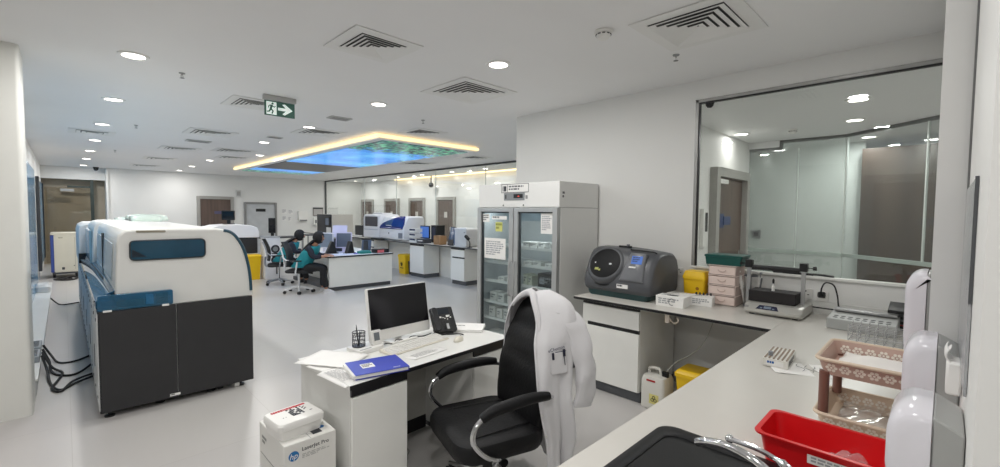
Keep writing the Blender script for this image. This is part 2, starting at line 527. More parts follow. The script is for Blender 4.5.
# ------------------------------------------------------------------ far glass partition and the corridor behind
GX = 7.95
w2 = struct('window_2', MB().box(GX, GX + .012, 4.2, 18.6, 0.0, 2.97), GLS)
m = MB().box(GX - .02, GX + .04, 4.2, 18.64, 2.95, 2.99).box(GX - .02, GX + .04, 18.6, 18.64, 0, 2.95)
struct('partition_frame', m, mat('dark track', '#4a4c4d', 0.4), w2)
m = MB()
for yy in (6.4, 8.6, 10.8, 13.0, 15.2):
    m.box(GX - .004, GX + .018, yy - .006, yy + .006, 0, 2.95)
struct('glass_joint', m, mat('pale joint', '#cfd5d3', 0.2), w2)
CW = 9.6
struct('wall_corridor_right', MB().box(CW, CW + .15, 4.0, 21, 0, 3), mat('white gloss wall', '#eeeeec', 0.22, var=0.01), smooth=0)
struct('wall_corridor_end', MB().box(GX, CW, 20.6, 20.75, 0, 3), WALL, smooth=0)
# ------------------------------------------------------------------ ceiling fixtures
LENS = emis('lit downlight diffuser', '#fff8ee', 9.0)
RING = mat('white light ring', '#f2f2f0', 0.4, var=0.01)
LAMP_W = 15.0
def lamp(x, y, z, W, size=0.17, col=(1.0, 0.985, 0.965), name='downlight_lamp', parent=None):
    L = bpy.data.lights.new(name, 'AREA'); L.shape = 'DISK'; L.size = size; L.energy = W; L.color = col
    o = bpy.data.objects.new(name, L); COL.objects.link(o)
    if parent: o.parent = parent; o.location = (0, 0, z)
    else: o.location = (x, y, z)
    return o

def downlight(x, y, z, label, W=LAMP_W, group='recessed ceiling downlights'):
    t = thing('downlight', label, 'ceiling light', (x, y, z), 0, group)
    mk('ring', MB().lathe([(0.078, -0.001), (0.081, -0.012), (0.105, -0.01), (0.11, -0.001)], seg=28), RING, t)
    mk('diffuser', MB().lathe([(0, -0.006), (0.04, -0.0075), (0.078, -0.006), (0.078, -0.001), (0, -0.001)], seg=28), LENS, t)
    lamp(0, 0, -0.02, W, parent=t)
    return t
aisle = ['nearest and largest round downlight of the left row above the analyzer aisle', 'second round downlight of the left row above the aisle',
         'third round downlight of the left row above the aisle', 'fourth round downlight of the left row above the aisle',
         'fifth round downlight of the left row above the aisle', 'sixth round downlight of the left row above the aisle', 'small last round downlight of the left row near the brown screen']
for i, y in enumerate((4.87, 6.96, 9.10, 11.3, 13.42, 15.6, 17.97)):
    downlight(0.455, y, 3.0, aisle[i])
mid = ['bright round downlight beside the large vent, closest in the middle row', 'round downlight right of the exit sign over the open floor', 'round downlight just beyond the exit sign',
       'small round downlight left of the lit ceiling raft', 'small downlight above the far left wall, nearest of the last three', 'small downlight above the far left wall, middle of the last three', 'tiny downlight above the far left wall, last of the row']
for i, y in enumerate((2.804, 4.863, 6.98, 9.14, 13.5, 15.74, 17.7)):
    downlight(2.735, y, 3.0, mid[i])
downlight(3.3, 11.35, 3.0, 'small downlight right against the left edge of the lit ceiling raft')
cor = ['downlight behind the glass partition, first from the fridge', 'downlight behind the glass partition, second from the fridge', 'downlight behind the glass partition, third from the fridge',
       'downlight behind the glass partition, fourth from the fridge', 'downlight behind the glass partition, fifth from the fridge', 'downlight behind the glass partition, farthest from the fridge']
for i, y in enumerate((9.55, 11.12, 12.75, 14.3, 15.96, 17.63)):
    downlight(8.82, y, 3.0, cor[i], 12, 'corridor downlights')
nx = ['downlight seen through the right window, topmost of its four', 'downlight seen through the right window, second from the top', 'downlight seen through the right window, just above the slanting track', 'downlight seen through the right window, below the track on the brown wall side']
for i, (x, y) in enumerate(((5.62, .66), (6.79, .82), (7.72, .64), (8.35, .84))):
    downlight(x, y, RC, nx[i], 10, 'downlights of the next room')
downlight(6.9, 2.1, RC, 'downlight above the brown door seen through the window', 3, 'downlights of the next room')
# lights of the part of the room around and behind the viewer
for x, y in ((2.735, 0.72), (0.455, 2.77), (0.455, 0.7), (-1.8, 2.77), (-1.8, 0.7), (0.455, -1.4), (-1.8, -1.4), (2.735, -1.4)):
    lamp(x, y, 2.985, 6 if x > 2 and y > 0 else LAMP_W)
for y in (7.5, 10.5, 13.5, 16.5):  # bare lamps above the far bench
    lamp(6.9, y, 2.985, LAMP_W)

# square four way diffusers
VD = mat('dark vent void', '#4a4b4b', 0.7)
VW = mat('white vent metal', '#ececea', 0.45, var=0.01)
def vent(x, y, s, label, n=5, frame_w=0.09, group='square ceiling air diffusers'):
    t = thing('ceiling_vent', label, 'vent', (x, y, 3.0), 0, group)
    h = s / 2
    m = MB()
    o = h + frame_w
    for (a, b, c, d) in ((-o, o, h, o), (-o, o, -o, -h), (-o, -h, -h, h), (h, o, -h, h)):
        m.box(a, b, c, d, -0.008, -0.001)
    mk('frame', m, VW, t, bev=.002)
    mk('backing', MB().box(-h, h, -h, h, -0.003, -0.001), VD, t)
    m = MB()
    st = h / n
    for i in range(n):
        r = h - i * st - .003
        r1 = max(r - st * 0.8, 0.004)
        # sloped ring louvre
        oz, iz = -0.018, -0.006
        R = [[(-r, -r, oz), (r, -r, oz), (r, r, oz), (-r, r, oz)], [(-r1, -r1, iz), (r1, -r1, iz), (r1, r1, iz), (-r1, r1, iz)]]
        m.loft([[(p[0], p[1], p[2]) for p in R[1]], [(p[0], p[1], p[2]) for p in R[0]], [(p[0], p[1], p[2] + .003) for p in R[0]]], caps=False)
    mk('louvre', m, VW, t, smooth=0)
    return t
vent(3.13, 1.25, 0.5, 'large square louvred ceiling vent nearest the window, cut by the top of the picture')
vent(1.76, 3.21, 0.38, 'square louvred ceiling vent upper middle, between the two nearest downlights')
vent(3.13, 3.66, 0.56, 'square louvred ceiling vent in front of the white corner wall')
vent(1.69, 5.98, 0.42, 'square ceiling vent half hidden behind the exit sign')
vent(1.79, 8.75, 0.5, 'square ceiling vent left of the exit sign, first of the far left line', 4)
vent(1.79, 11.5, 0.5, 'square ceiling vent over the big analyzer, second of the far left line', 4)
vent(1.78, 14.1, 0.5, 'small square ceiling vent, third of the far left line', 3)
vent(1.73, 16.7, 0.5, 'small square ceiling vent, last of the far left line', 3)
vent(4.2, 6.05, 0.4, 'square ceiling vent over the near corner of the lit raft', 4)
vent(3.04, 7.35, 0.5, 'square ceiling vent beside the left edge of the lit raft, nearer one', 4)
vent(2.68, 11.0, 0.55, 'square ceiling vent beside the left edge of the lit raft, middle one', 4)
vent(3.0, 12.4, 0.5, 'square ceiling vent beside the left edge of the lit raft, farther one', 3)
vent(6.75, 10.0, 0.5, 'square ceiling vent between the lit raft and the glass partition', 3)
vent(6.95, 7.9, 0.45, 'square ceiling vent right of the lit raft by the corner wall', 3)
vent(0.38, 10.2, 0.4, 'square ceiling vent in the left row between the downlights', 3)

# small ceiling speakers / access plates
for (x, y, s, lb) in ((2.77, 6.0, .2, 'flat rectangular ceiling grille between vent and lit raft'), (1.84, 9.96, .26, 'flat rectangular ceiling grille in the far left vent line'), (2.69, 8.4, .16, 'small square ceiling box left of the lit raft')):
    t = thing('ceiling_grille', lb, 'vent', (x, y, 3.0))
    mk('plate', MB().prism(rrect(s * 1.5, s, .02), 'z', -0.012, -0.001), mat('light grey grille', '#c4c4c2', 0.5), t)
    m = MB()
    for i in range(7):
        m.box(-s * .6, s * .6, -s * .4 + i * s * .12, -s * .4 + i * s * .12 + s * .05, -0.0135, -0.0121)
    mk('slot', m, mat('grille slot', '#8d8d8c', 0.6), t)

# sprinklers
spl = ['pendent sprinkler head between the exit sign and the left row of lights', 'pendent sprinkler head right of the middle downlight', 'pendent sprinkler head under the nearest vent by the window',
       'small sprinkler head above the big analyzer covers', 'tiny sprinkler head above the far end of the big analyzer']
for i, (x, y) in enumerate(((0.835, 5.16), (3.64, 5.245), (3.58, 1.6), (0.83, 8.83), (0.84, 12.87))):
    t = thing('sprinkler', spl[i], 'sprinkler', (x, y, 3.0), 0.4, 'ceiling sprinklers')
    mk('escutcheon', MB().lathe([(0.0, -0.001), (0.038, -0.001), (0.034, -0.012), (0.014, -0.016), (0, -0.016)], seg=20), ALU, t)
    m = MB().cyl((0, 0, -0.016), (0, 0, -0.03), 0.009, seg=10)
    m.tube([(-.012, 0, -.03), (-.018, 0, -.045), (-.006, 0, -.066)], .003, 6).tube([(.012, 0, -.03), (.018, 0, -.045), (.006, 0, -.066)], .003, 6)
    m.cyl((0, 0, -.03), (0, 0, -.06), .003, seg=6)
    t.scale = (.7, .7, .7)
    mk('body', m, ALU, t)
    mk('deflector', MB().lathe([(0, -.066), (0.026, -.066), (0.028, -.069), (0, -.07)], seg=20), mat('dull sprinkler metal', '#77797a', 0.35, metal=.8), t)

# smoke detectors
def smoke(x, y, z, lb, s=1.0):
    t = thing('smoke_detector', lb, 'smoke detector', (x, y, z), 0.6)
    mk('base', MB().lathe([(0, -.001), (.058 * s, -.001), (.058 * s, -.012), (.05 * s, -.02), (0, -.02)], seg=28), WPL, t)
    mk('cap', MB().lathe([(.0, -.02), (.047 * s, -.02), (.047 * s, -.033), (.034 * s, -.055), (.02 * s, -.06), (0, -.06)], seg=28), WPL, t)
    m = MB()
    for k in range(10):
        a = 2 * PI * k / 10
        m.tube([(.0475 * s * math.cos(a + q), .0475 * s * math.sin(a + q), -.029) for q in (-.2, 0, .2)], .0045, 5)
    mk('slot', m, mat('detector slot', '#3a3b3c', 0.6), t)
smoke(2.765, 1.767, 3.0, 'round white smoke detector on the ceiling left of the nearest vent', 1.1)
smoke(7.0, 1.5, RC, 'round smoke detector on the ceiling of the next room')
# small domes
t = thing('camera_dome', 'small dark camera dome under the window head at its left corner', 'camera', (X1 - .03, 1.615, 2.755))
mk('dome', MB().lathe([(0, -.045), (.02, -.04), (.034, -.022), (.038, 0)], seg=20), BLACKG, t)
mk('mount', MB().lathe([(0, 0), (.042, 0), (.042, .012), (0, .012)], seg=20), DGREY, t)
t = thing('camera_dome', 'small black dome camera hanging in the corridor behind the glass', 'camera', (9.3, 12.9, 2.72))
mk('dome', MB().sph((0, 0, -.05), (.09, .09, .09)), BLACKG, t)
mk('stem', MB().cyl((0, 0, .02), (0, 0, .28), .02, seg=10), DGREY, t)
t = thing('camera_dome', 'tiny black camera dome on the ceiling before the brown corridor screen', 'camera', (0.75, 18.6, 3.0))
mk('dome', MB().sph((0, 0, -.05), (.06, .06, .06)), BLACKG, t)
mk('mount', MB().lathe([(0, -.03), (.07, -.03), (.07, -.001), (0, -.001)], seg=20), DGREY, t)

# ------------------------------------------------------------------ exit sign
EXG = emis('lit green sign face', '#3d5f55', 0.2, '#2f5348')
EXW = emis('lit white pictogram', '#dfece5', 0.4)
t = thing('exit_sign', 'green running man exit sign with right arrow hanging from the ceiling', 'exit sign', (1.79, 5.4, 3.0))
mk('housing', MB().box(-.18, .175, -.025, .025, -.055, -.001), mat('grey sign housing', '#b9bab8', 0.4), t, bev=.006)
mk('panel', MB().box(-.165, .16, -.006, .006, -.225, -.06), EXG, t, bev=.002)
m = MB(frame((-.155, -.0075, -.225), (1, 0, 0), (0, 0, 1)))
m.prism([(0.008, .012), (.115, .012), (.115, .152), (.008, .152)], 'z', -.0005, .0005)
mk('doorway', m, EXW, t)
m = MB(frame((-.155, -.009, -.225), (1, 0, 0), (0, 0, 1)))
m.prism([(.073 + .012 * math.cos(a * PI / 6), .133 + .012 * math.sin(a * PI / 6)) for a in range(12)], 'z', -.0004, .0006)
def limb(m, pts, w0, w1):
    m.tube([(p[0], p[1], 0) for p in pts], [w0, (w0 + w1) / 2, w1][:len(pts)], 6)
for q, w0, w1 in ((((.066, .118), (.052, .07)), .013, .011), (((.055, .072), (.078, .052), (.066, .02)), .009, .007), (((.052, .07), (.038, .045), (.012, .038)), .009, .006), (((.064, .112), (.09, .095), (.104, .108)), .006, .005), (((.06, .115), (.035, .108), (.028, .082)), .006, .005)):
    mm = MB(m.M @ Matrix.Diagonal((1, 1, .06, 1)))
    mm.bm.free(); mm.bm = m.bm
    mm.tube([(p[0], p[1], 0) for p in q], [w0, w1] if len(q) == 2 else [w0, (w0 + w1) / 2, w1], 8)
mk('running_figure', m, EXG, t)
m = MB(frame((.0, -.0075, -.225), (1, 0, 0), (0, 0, 1)))
m.prism([(-.025, .067), (.06, .067), (.022, .03), (.048, .02), (.115 + .02, .083), (.048, .146), (.022, .136), (.06, .099), (-.025, .099)], 'z', -.0005, .0005)
mk('arrow', m, EXW, t, smooth=0)

# ------------------------------------------------------------------ lit ceiling raft with a picture screen
RX0, RX1, RY0, RY1, RZ = 3.66, 5.87, 6.55, 15.1, 2.9
t = thing('ceiling_raft', 'white suspended ceiling raft with glowing warm edge and blue picture screen', 'ceiling panel', (0, 0, 0))
mk('body', MB().box(RX0 + .03, RX1 - .03, RY0 + .03, RY1 - .03, RZ, 2.999), CEIL, t, smooth=0)
m = MB().box(RX0, RX0 + .03, RY0, RY1, RZ + .025, RZ + .075).box(RX0 + .03, RX1, RY0, RY0 + .03, RZ + .025, RZ + .075)
mk('edge_light', m, emis('warm led edge', '#ffe2ab', 1.2), t, smooth=0)
def sky_screen():
    mm = bpy.data.materials.new('blue picture screen'); mm.use_nodes = True
    nt = mm.node_tree; b = nt.nodes['Principled BSDF']
    L = nt.links.new
    def n(k, **kw):
        x = nt.nodes.new(k)
        for a, v in kw.items(): setattr(x, a, v)
        return x
    tc = n('ShaderNodeTexCoord'); sp = n('ShaderNodeSeparateXYZ'); L(tc.outputs['Object'], sp.inputs[0])
    nz = n('ShaderNodeTexNoise'); nz.inputs['Scale'].default_value = 0.7; nz.inputs['Detail'].default_value = 4; L(tc.outputs['Object'], nz.inputs['Vector'])
    blue = n('ShaderNodeValToRGB'); e = blue.color_ramp.elements
    e[0].position = .3; e[0].color = rgb('#1668dc'); e[1].position = .72; e[1].color = rgb('#86e4ff')
    e2 = blue.color_ramp.elements.new(.5); e2.color = rgb('#379cf2')
    L(nz.outputs['Fac'], blue.inputs[0])
    # foliage that hangs in from the near short side and the right side
    nf = n('ShaderNodeTexNoise'); nf.inputs['Scale'].default_value = 3.5; nf.inputs['Detail'].default_value = 10; nf.inputs['Roughness'].default_value = .85; L(tc.outputs['Object'], nf.inputs['Vector'])
    def rng(out, a, b_, c=0.0, d=1.0):
        r = n('ShaderNodeMapRange'); r.inputs[1].default_value = a; r.inputs[2].default_value = b_; r.inputs[3].default_value = c; r.inputs[4].default_value = d
        L(out, r.inputs[0]); return r.outputs[0]
    near = rng(sp.outputs['Y'], 6.8, 9.3, .62, 0.0)
    right = rng(sp.outputs['X'], 4.7, 5.7, 0.0, .34)
    far = rng(sp.outputs['Y'], 13.2, 14.6, 0.0, .5)
    a1 = n('ShaderNodeMath', operation='MAXIMUM'); L(near, a1.inputs[0]); L(right, a1.inputs[1])
    a2 = n('ShaderNodeMath', operation='MAXIMUM'); L(a1.outputs[0], a2.inputs[0]); L(far, a2.inputs[1])
    ad = n('ShaderNodeMath', operation='ADD'); L(a2.outputs[0], ad.inputs[0]); L(nf.outputs['Fac'], ad.inputs[1])
    fm = rng(ad.outputs[0], .84, .87)
    gcol = n('ShaderNodeValToRGB'); g = gcol.color_ramp.elements
    g[0].position = .38; g[0].color = rgb('#04181c'); g[1].position = .62; g[1].color = rgb('#58b98a')
    gm = gcol.color_ramp.elements.new(.5); gm.color = rgb('#0e5a60')
    n3 = n('ShaderNodeTexNoise'); n3.inputs['Scale'].default_value = 9; L(tc.outputs['Object'], n3.inputs['Vector']); L(n3.outputs['Fac'], gcol.inputs[0])
    mx = n('ShaderNodeMixRGB'); L(fm, mx.inputs[0]); L(blue.outputs[0], mx.inputs[1]); L(gcol.outputs[0], mx.inputs[2])
    L(mx.outputs[0], b.inputs['Emission Color']); b.inputs['Emission Strength'].default_value = .85
    b.inputs['Base Color'].default_value = (.01, .01, .015, 1); b.inputs['Roughness'].default_value = .2
    return mm
SKYM = sky_screen()
m = MB().box(3.84, 5.72, 6.72, 11.2, RZ - .012, RZ - .001)
mk('screen', m, SKYM, t, smooth=0)
mk('screen', MB().box(3.84, 5.72, 13.4, 14.9, RZ - .012, RZ - .001), SKYM, t, smooth=0)
mk('unlit_screen', MB().prism([(3.84, 11.21), (5.72, 11.21), (5.72, 13.39), (3.84, 13.39)], 'z', RZ - .012, RZ - .001), mat('unlit screen', '#2a2734', 0.3), t, smooth=0)
lamp(4.78, 9.0, RZ - .03, 14, 1.6, (.55, .72, 1.0), 'screen_glow')

# warm LED strip on the corridor ceiling behind the glass
tag(mk('led_strip', MB().box(9.44, 9.54, 5.0, 15.6, 2.97, 2.999), emis('warm led strip', '#ffe3b0', 2.0), smooth=0), 'warm glowing LED strip along the corridor ceiling behind the glass', 'light strip')
# doors of the corridor
cd = ((19.4, 20.45), (17.5, 18.58), (15.45, 16.58), (13.67, 14.73), (11.87, 12.95))
for i, (a, b) in enumerate(cd):
    door('door_%d' % (5 + i), a, b, CW, 2.24, 'x', WOOD, FRM, deep=.06, handle=True, sign=(.5, .16, .2, mat('pale sign', '#cfcac4', .5)), zsign=1.62)
# ------------------------------------------------------------------ helpers for print
def bars(name, M, w, h, rows, material, parent, seed=1, fill=0.85, th=0.0004):
    """rows of short printed dashes that read as small illegible print"""
    rnd = random.Random(seed); m = MB(M)
    rh = h / rows
    for i in range(rows):
        x = 0
        lim = w * (1 if i < rows - 1 else .6) * rnd.uniform(.75, 1)
        while x < lim - .02 * w:
            l = min(rnd.uniform(.06, .2) * w, lim - x)
            y = -i * rh
            m.box(x, x + l, y - rh * .6, y, 0, th)
            x += l + .035 * w
    return mk(name, m, material, parent, smooth=0)

def label_plate(name, M, w, h, parent, material=PAPER, th=0.0006, ink=None, rows=3, seed=1, inkname='print'):
    m = MB(M); m.box(0, w, -h, 0, -th, 0)
    o = mk(name, m, material, parent, smooth=0)
    if ink:
        M2 = M @ Matrix.Translation((w * .08, -h * .14, 0.0002))
        b = bars(inkname, M2, w * .84, h * .72, rows, ink, o, seed)
    return o

# ------------------------------------------------------------------ reception desk
DR = math.radians(3.2)
desk = thing('desk', 'white two-pedestal office desk with black edge strips holding the monitor', 'desk', (1.085, 2.25, 0), DR)
DW, DD, DH = 1.345, 0.655, 0.75
mk('tabletop', MB().box(0, DW, 0, DD, .722, DH), LAM, desk, bev=.003)
mk('edge_band', MB().box(0, DW, -.004, -.0005, .724, .748), EDGE, desk)
def pedestal(x0, x1):
    p = mk('pedestal', MB().box(x0, x1, .022, DD - .02, .05, .721), mat('desk side white', '#dcdcd8', 0.4, var=.015), desk, bev=.002)
    mk('drawer_front', MB().box(x0 + .003, x1 - .003, .003, .0215, .055, .673), LAMF, p, bev=.003)
    mk('handle_strip', MB().box(x0 + .001, x1 - .001, .006, .0215, .68, .7205), EDGE, p)
    mk('plinth', MB().box(x0 + .02, x1 - .02, .05, DD - .05, 0, .0495), EDGE, p)
pedestal(.012, .385); pedestal(.955, DW - .012)
mk('modesty_panel', MB().box(.386, .954, .55, .568, .06, .721), GREYLAM, desk)
mk('plinth', MB().box(.386, .954, .545, .56, 0, .1), EDGE, desk)

# all in one computer
t = thing('monitor', 'white all-in-one computer with blank black screen on the front desk', 'computer', (1.762, 2.80, .75), DR)
mon = Matrix.Translation((0, 0, .035)) @ Matrix.Rotation(math.radians(-9), 4, 'X')
m = MB(mon); m.prism(rrect(.52, .375, .012, 4, 0, .1875), 'y', -.002, .03)
mk('housing', m, WPL, t, bev=.003)
m = MB(mon); m.prism(rrect(.506, .292, .004, 3, 0, .222), 'y', -.005, -.0022)
mk('screen', m, mat('blank screen', '#17161a', 0.16, var=.1), t)
m = MB(); m.box(-.03, .03, .05, .075, .02, .3); mk('stand', m, WPL, t, bev=.004)
mk('foot', MB().prism(rrect(.24, .2, .02, 4, 0, .06), 'z', 0, .014), WPL, t, bev=.003)

# keyboard
t = thing('keyboard', 'flat white keyboard lying in front of the black monitor', 'keyboard', (1.765, 2.625, .751), DR + .08)
m = MB().loft([[(x, y, z) for x, y in ((-.265, -.07), (.265, -.07), (.265, .07), (-.265, .07))] for z in (0,)] + [[(-.265, -.07, .008), (.265, -.07, .008), (.265, .07, .022), (-.265, .07, .022)]])
mk('case', m, CREAM, t, bev=.003)
m = MB(Matrix.Rotation(math.atan2(.014, .14), 4, 'X'))
for r in range(5):
    for c in range(19):
        x = -.252 + c * .0268; y = -.058 + r * .0245
        m.box(x, x + .0225, y, y + .02, .0155, .019)
mk('keys', m, WPL, t, smooth=0)

t = thing('mouse', 'white computer mouse right of the keyboard', 'mouse', (2.06, 2.51, .751), DR + 1.9)
m = MB()
rings = []
for i in range(9):
    a = i / 8
    y = -.055 + .11 * a
    wd = .031 * math.sqrt(max(1 - (2 * a - 1) ** 2, .02)); hh = .034 * math.sqrt(max(1 - (1.75 * a - .78) ** 2, .04))
    rings.append([(wd * math.cos(q), y, max(0, hh * math.sin(q))) for q in [PI * k / 10 for k in range(11)]])
m.loft(rings)
mk('shell', m, CREAM, t)
mk('wheel', MB().cyl((-.003, -.03, .026), (.003, -.03, .026), .007, seg=12), BLACK, t)

# desk phone
t = thing('desk_phone', 'black desk telephone standing tilted right of the monitor', 'telephone', (2.115, 2.77, .751), math.radians(-14))
PT = Matrix.Translation((0, -.07, .02)) @ Matrix.Rotation(math.radians(52), 4, 'X')
m = MB(PT); m.prism(rrect(.19, .21, .012, 4, 0, .105), 'z', -.02, .005)
mk('body', m, BLACK, t, bev=.003)
mk('foot', MB().prism([(-.08, 0), (.06, 0), (.05, .13), (.03, .15), (-.06, .02)], 'x', -.06, .06), BLACK, t, bev=.003)
m = MB(PT); m.prism(rrect(.05, .2, .02, 4, -.068, .105), 'z', .006, .034)
mk('handset', m, mat('handset black', '#202124', .3), t, bev=.008)
m = MB(PT); m.box(-.035, .06, .15, .195, .0052, .0065); mk('display', m, mat('phone display', '#2b3138', .15), t)
m = MB(PT)
for r in range(4):
    for c in range(3):
        m.box(-.015 + c * .024, .001 + c * .024, .03 + r * .018, .042 + r * .018, .0052, .008)
mk('keys', m, DGREY, t)
m = MB(PT)
for (x, y, s) in ((-.03, .118, .016), (-.005, .116, .008), (.008, .108, .009), (.026, .12, .022), (.055, .112, .012), (.05, .13, .008), (.03, .1, .008)):
    m.box(x, x + s, y, y + s * .8, .0052, .0085)
mk('lit_keys', m, WPL, t, smooth=0)
m = MB(PT); m.box(.0, .02, .01, .055, .0345, .0352); mk('sticker', m, STEEL, t)

# magazines right
t = thing('magazine_stack', 'white magazine lying at the right rear corner of the desk', 'magazine', (2.315, 2.73, .751), math.radians(-52))
for i, (dz, rz_) in enumerate(((0, .0), (.011, .05))):
    mk('volume', MB(Matrix.Rotation(rz_, 4, 'Z')).box(-.15, .15, -.105, .105, dz, dz + .0105), PAPER, t, bev=.003)
bars('print', Matrix.Translation((-.1, .02, .0217)) @ Matrix.Rotation(.05, 4, 'Z'), .17, .02, 1, INK, t, 5)

# blue binder with its pages
t = thing('binder', 'blue ring binder lying on papers at the left front corner of the desk', 'binder', (1.325, 2.372, .757), math.radians(-12))
mk('cover', MB().box(-.165, .15, -.125, .125, 0, .003).box(-.165, .15, -.125, .125, .024, .027).box(.147, .15, -.125, .125, .003, .024), mat('binder blue', '#2a3fb4', .35, var=.06), t, bev=.001)
mk('pages', MB().box(-.178, .145, -.12, .12, .004, .023), PAPER, t)
label_plate('label', Matrix.Translation((-.1, .045, .0276)), .075, .075, t, PAPER, ink=INK, rows=3, seed=4)
bars('print', Matrix.Translation((.06, -.095, .0272)), .07, .012, 1, PAPER, t, 2)

# loose sheets
def sheet(x, y, z, rz, label, w=.21, h=.297, curl=.0, seed=0, ink=False):
    t = MB().surf(lambda u, v: ((u - .5) * w, (v - .5) * h, curl * (abs(2 * u - 1) ** 3) * (1 if u < .5 else .2) + .002 * math.sin(5 * v + seed)), 10, 10)
    o = mk('paper_sheet', t, PAPER, None, (x, y, z), rz, solid=.0008)
    tag(o, label, 'paper', 'loose papers on the front desk')
    if ink: bars('print', Matrix.Translation((-w * .38, h * .38, .0028)), w * .7, h * .7, 12, mat('pale ink', '#c9c9c8', .7), o, seed)
    return o
sheet(1.20, 2.72, .762, .55, 'large blank white sheet overhanging the left rear edge of the desk', .28, .36, .0)
sheet(1.17, 2.60, .757, .3, 'white sheet under the big blank sheet at the desk left edge', .21, .297, -.006, 2)
sheet(1.15, 2.42, .7545, .12, 'white sheet sticking out left from under the blue binder', .21, .297, -.012, 4, True)
sheet(1.19, 2.40, .752, -.12, 'lowest white sheet hanging over the desk front left edge', .21, .26, -.01, 6)
sheet(1.72, 2.43, .752, .12, 'small white notepad sheet in front of the keyboard', .3, .1, 0, 1, True)

# pen cup, tray, clock
t = thing('stationery_tray', 'small white stationery tray on the desk left of the monitor', 'tray', (1.455, 2.775, .751), DR + .1)
mk('tray', MB().prism(rrect(.2, .16, .012), 'z', 0, .028), WPL, t, bev=.003)
mk('slot', MB().box(-.09, .0, -.07, -.055, .0282, .0286), mat('grey slot', '#9b9b9b', .5), t)
t = thing('pen_cup', 'round wire mesh pen cup on the white stationery tray', 'pen holder', (1.415, 2.795, .780), .2)
m = MB()
for z in (.004, .03, .055, .082, .098):
    m.tube([(.043 * math.cos(a * PI / 12), .043 * math.sin(a * PI / 12), z) for a in range(24)], .0016 if z < .09 else .003, 5, True)
for k in range(20):
    a = 2 * PI * k / 20
    m.tube([(.043 * math.cos(a), .043 * math.sin(a), .004), (.043 * math.cos(a + .5), .043 * math.sin(a + .5), .098)], .0012, 4)
mk('mesh_cup', m, mat('dark wire', '#3a3a3e', .35, metal=.5), t)
mk('base', MB().cyl((0, 0, 0), (0, 0, .004), .043, seg=24), MATS['dark wire'], t)
tag(mk('pen', MB().tube([(1.41, 2.79, .785), (1.402, 2.80, .90), (1.40, 2.803, .93)], [.004, .004, .0015], 8), BLACK), 'black pen sticking out of the mesh cup', 'pen')
m = MB()
for q in ((.02, .01), (-.012, .016), (-.004, -.02)):
    pass
tag(mk('marker', MB().tube([(1.42, 2.805, .785), (1.435, 2.815, .872)], .006, 8), mat('grey marker', '#55585f', .4)), 'short grey marker standing in the mesh cup', 'pen')
t = thing('desk_clock', 'small white digital clock with grey display beside the pen cup', 'clock', (1.525, 2.735, .780), DR + .05)
m = MB(Matrix.Rotation(math.radians(-12), 4, 'X')); m.prism(rrect(.075, .098, .006, 3, 0, .052), 'y', 0, .03); mk('case', m, WPL, t, bev=.002)
m = MB(Matrix.Rotation(math.radians(-12), 4, 'X')); m.box(-.022, .022, -.0015, -.0002, .03, .085); mk('display', m, mat('lcd', '#70757a', .25), t)

# tangle of thin black cables behind keyboard
t = thing('cable_tangle', 'thin black cables lying between the keyboard and the monitor', 'cable', (0, .035, 0))
m = MB()
m.tube(smoothpath([(1.56, 2.70, .757), (1.60, 2.735, .765), (1.66, 2.725, .757), (1.71, 2.755, .77), (1.78, 2.735, .757), (1.84, 2.76, .768), (1.93, 2.74, .757), (2.02, 2.76, .757)]), .003, 6)
m.tube(smoothpath([(1.58, 2.755, .757), (1.65, 2.745, .757), (1.72, 2.73, .765), (1.80, 2.76, .757), (1.88, 2.735, .76), (1.97, 2.72, .757), (2.03, 2.74, .757)]), .0025, 6)
mk('usb_cable', m, BLACK, t)
mk('phone_cord', MB().tube(smoothpath([(2.04, 2.70, .77), (2.09, 2.655, .757), (2.16, 2.60, .759), (2.18, 2.56, .757)]), .005, 6), BLACK, t)
tag(mk('extension_lead', MB().tube(smoothpath([(1.46, 2.72, .35), (1.5, 2.72, .2), (1.53, 2.70, .05), (1.58, 2.62, .012), (1.66, 2.60, .012), (1.62, 2.52, .012), (1.55, 2.5, .012), (1.52, 2.62, .02), (1.5, 2.7, .12)]), .006, 6)
    .tube(smoothpath([(1.49, 2.66, .012), (1.56, 2.54, .012), (1.66, 2.56, .03), (1.7, 2.66, .012), (1.6, 2.7, .05)]), .005, 6), mat('grey cable', '#8b8b86', .5)), 'grey power cords bunched on the floor under the desk', 'cable')

# ------------------------------------------------------------------ printer carton and first aid box
t = thing('printer_carton', 'white printer carton with blue round logo standing left of the desk', 'box', (.765, 2.32, 0))
BW, BD, BH = .272, .395, .5
mk('carton', MB().box(0, BW, 0, BD, 0, BH), mat('carton white', '#e4e3de', .7, var=.02), t, bev=.004)
F = frame((0, -.0008, 0), (1, 0, 0), (0, 0, 1))
m = MB(F); m.prism([(.048 + .026 * math.cos(2 * PI * k / 28), .435 + .026 * math.sin(2 * PI * k / 28)) for k in range(28)], 'z', -.0006, .0006)
lg_ = mk('logo_disc', m, mat('logo blue', '#1c6fae', .4), t, smooth=0)
text('logo_lettering', 'hp', .042, PAPER, lg_, F @ Matrix(((1, .25, 0, .025), (0, 1, 0, .421), (0, 0, 1, .001), (0, 0, 0, 1))), .0004)
text('lettering', 'LaserJet Pro', .029, INK, t, F @ Matrix.Translation((.088, .448, .0004)), .0004)
bars('print', F @ Matrix.Translation((.09, .432, .0003)), .15, .026, 3, mat('pale print', '#b9b9b6', .7), t, 3)
F2 = frame((0, 0, BH + .0006), (1, 0, 0), (0, 1, 0))
m = MB(F2); m.box(.16, .21, .03, .16, 0, .0006); mk('dark_print', m, INK, t)
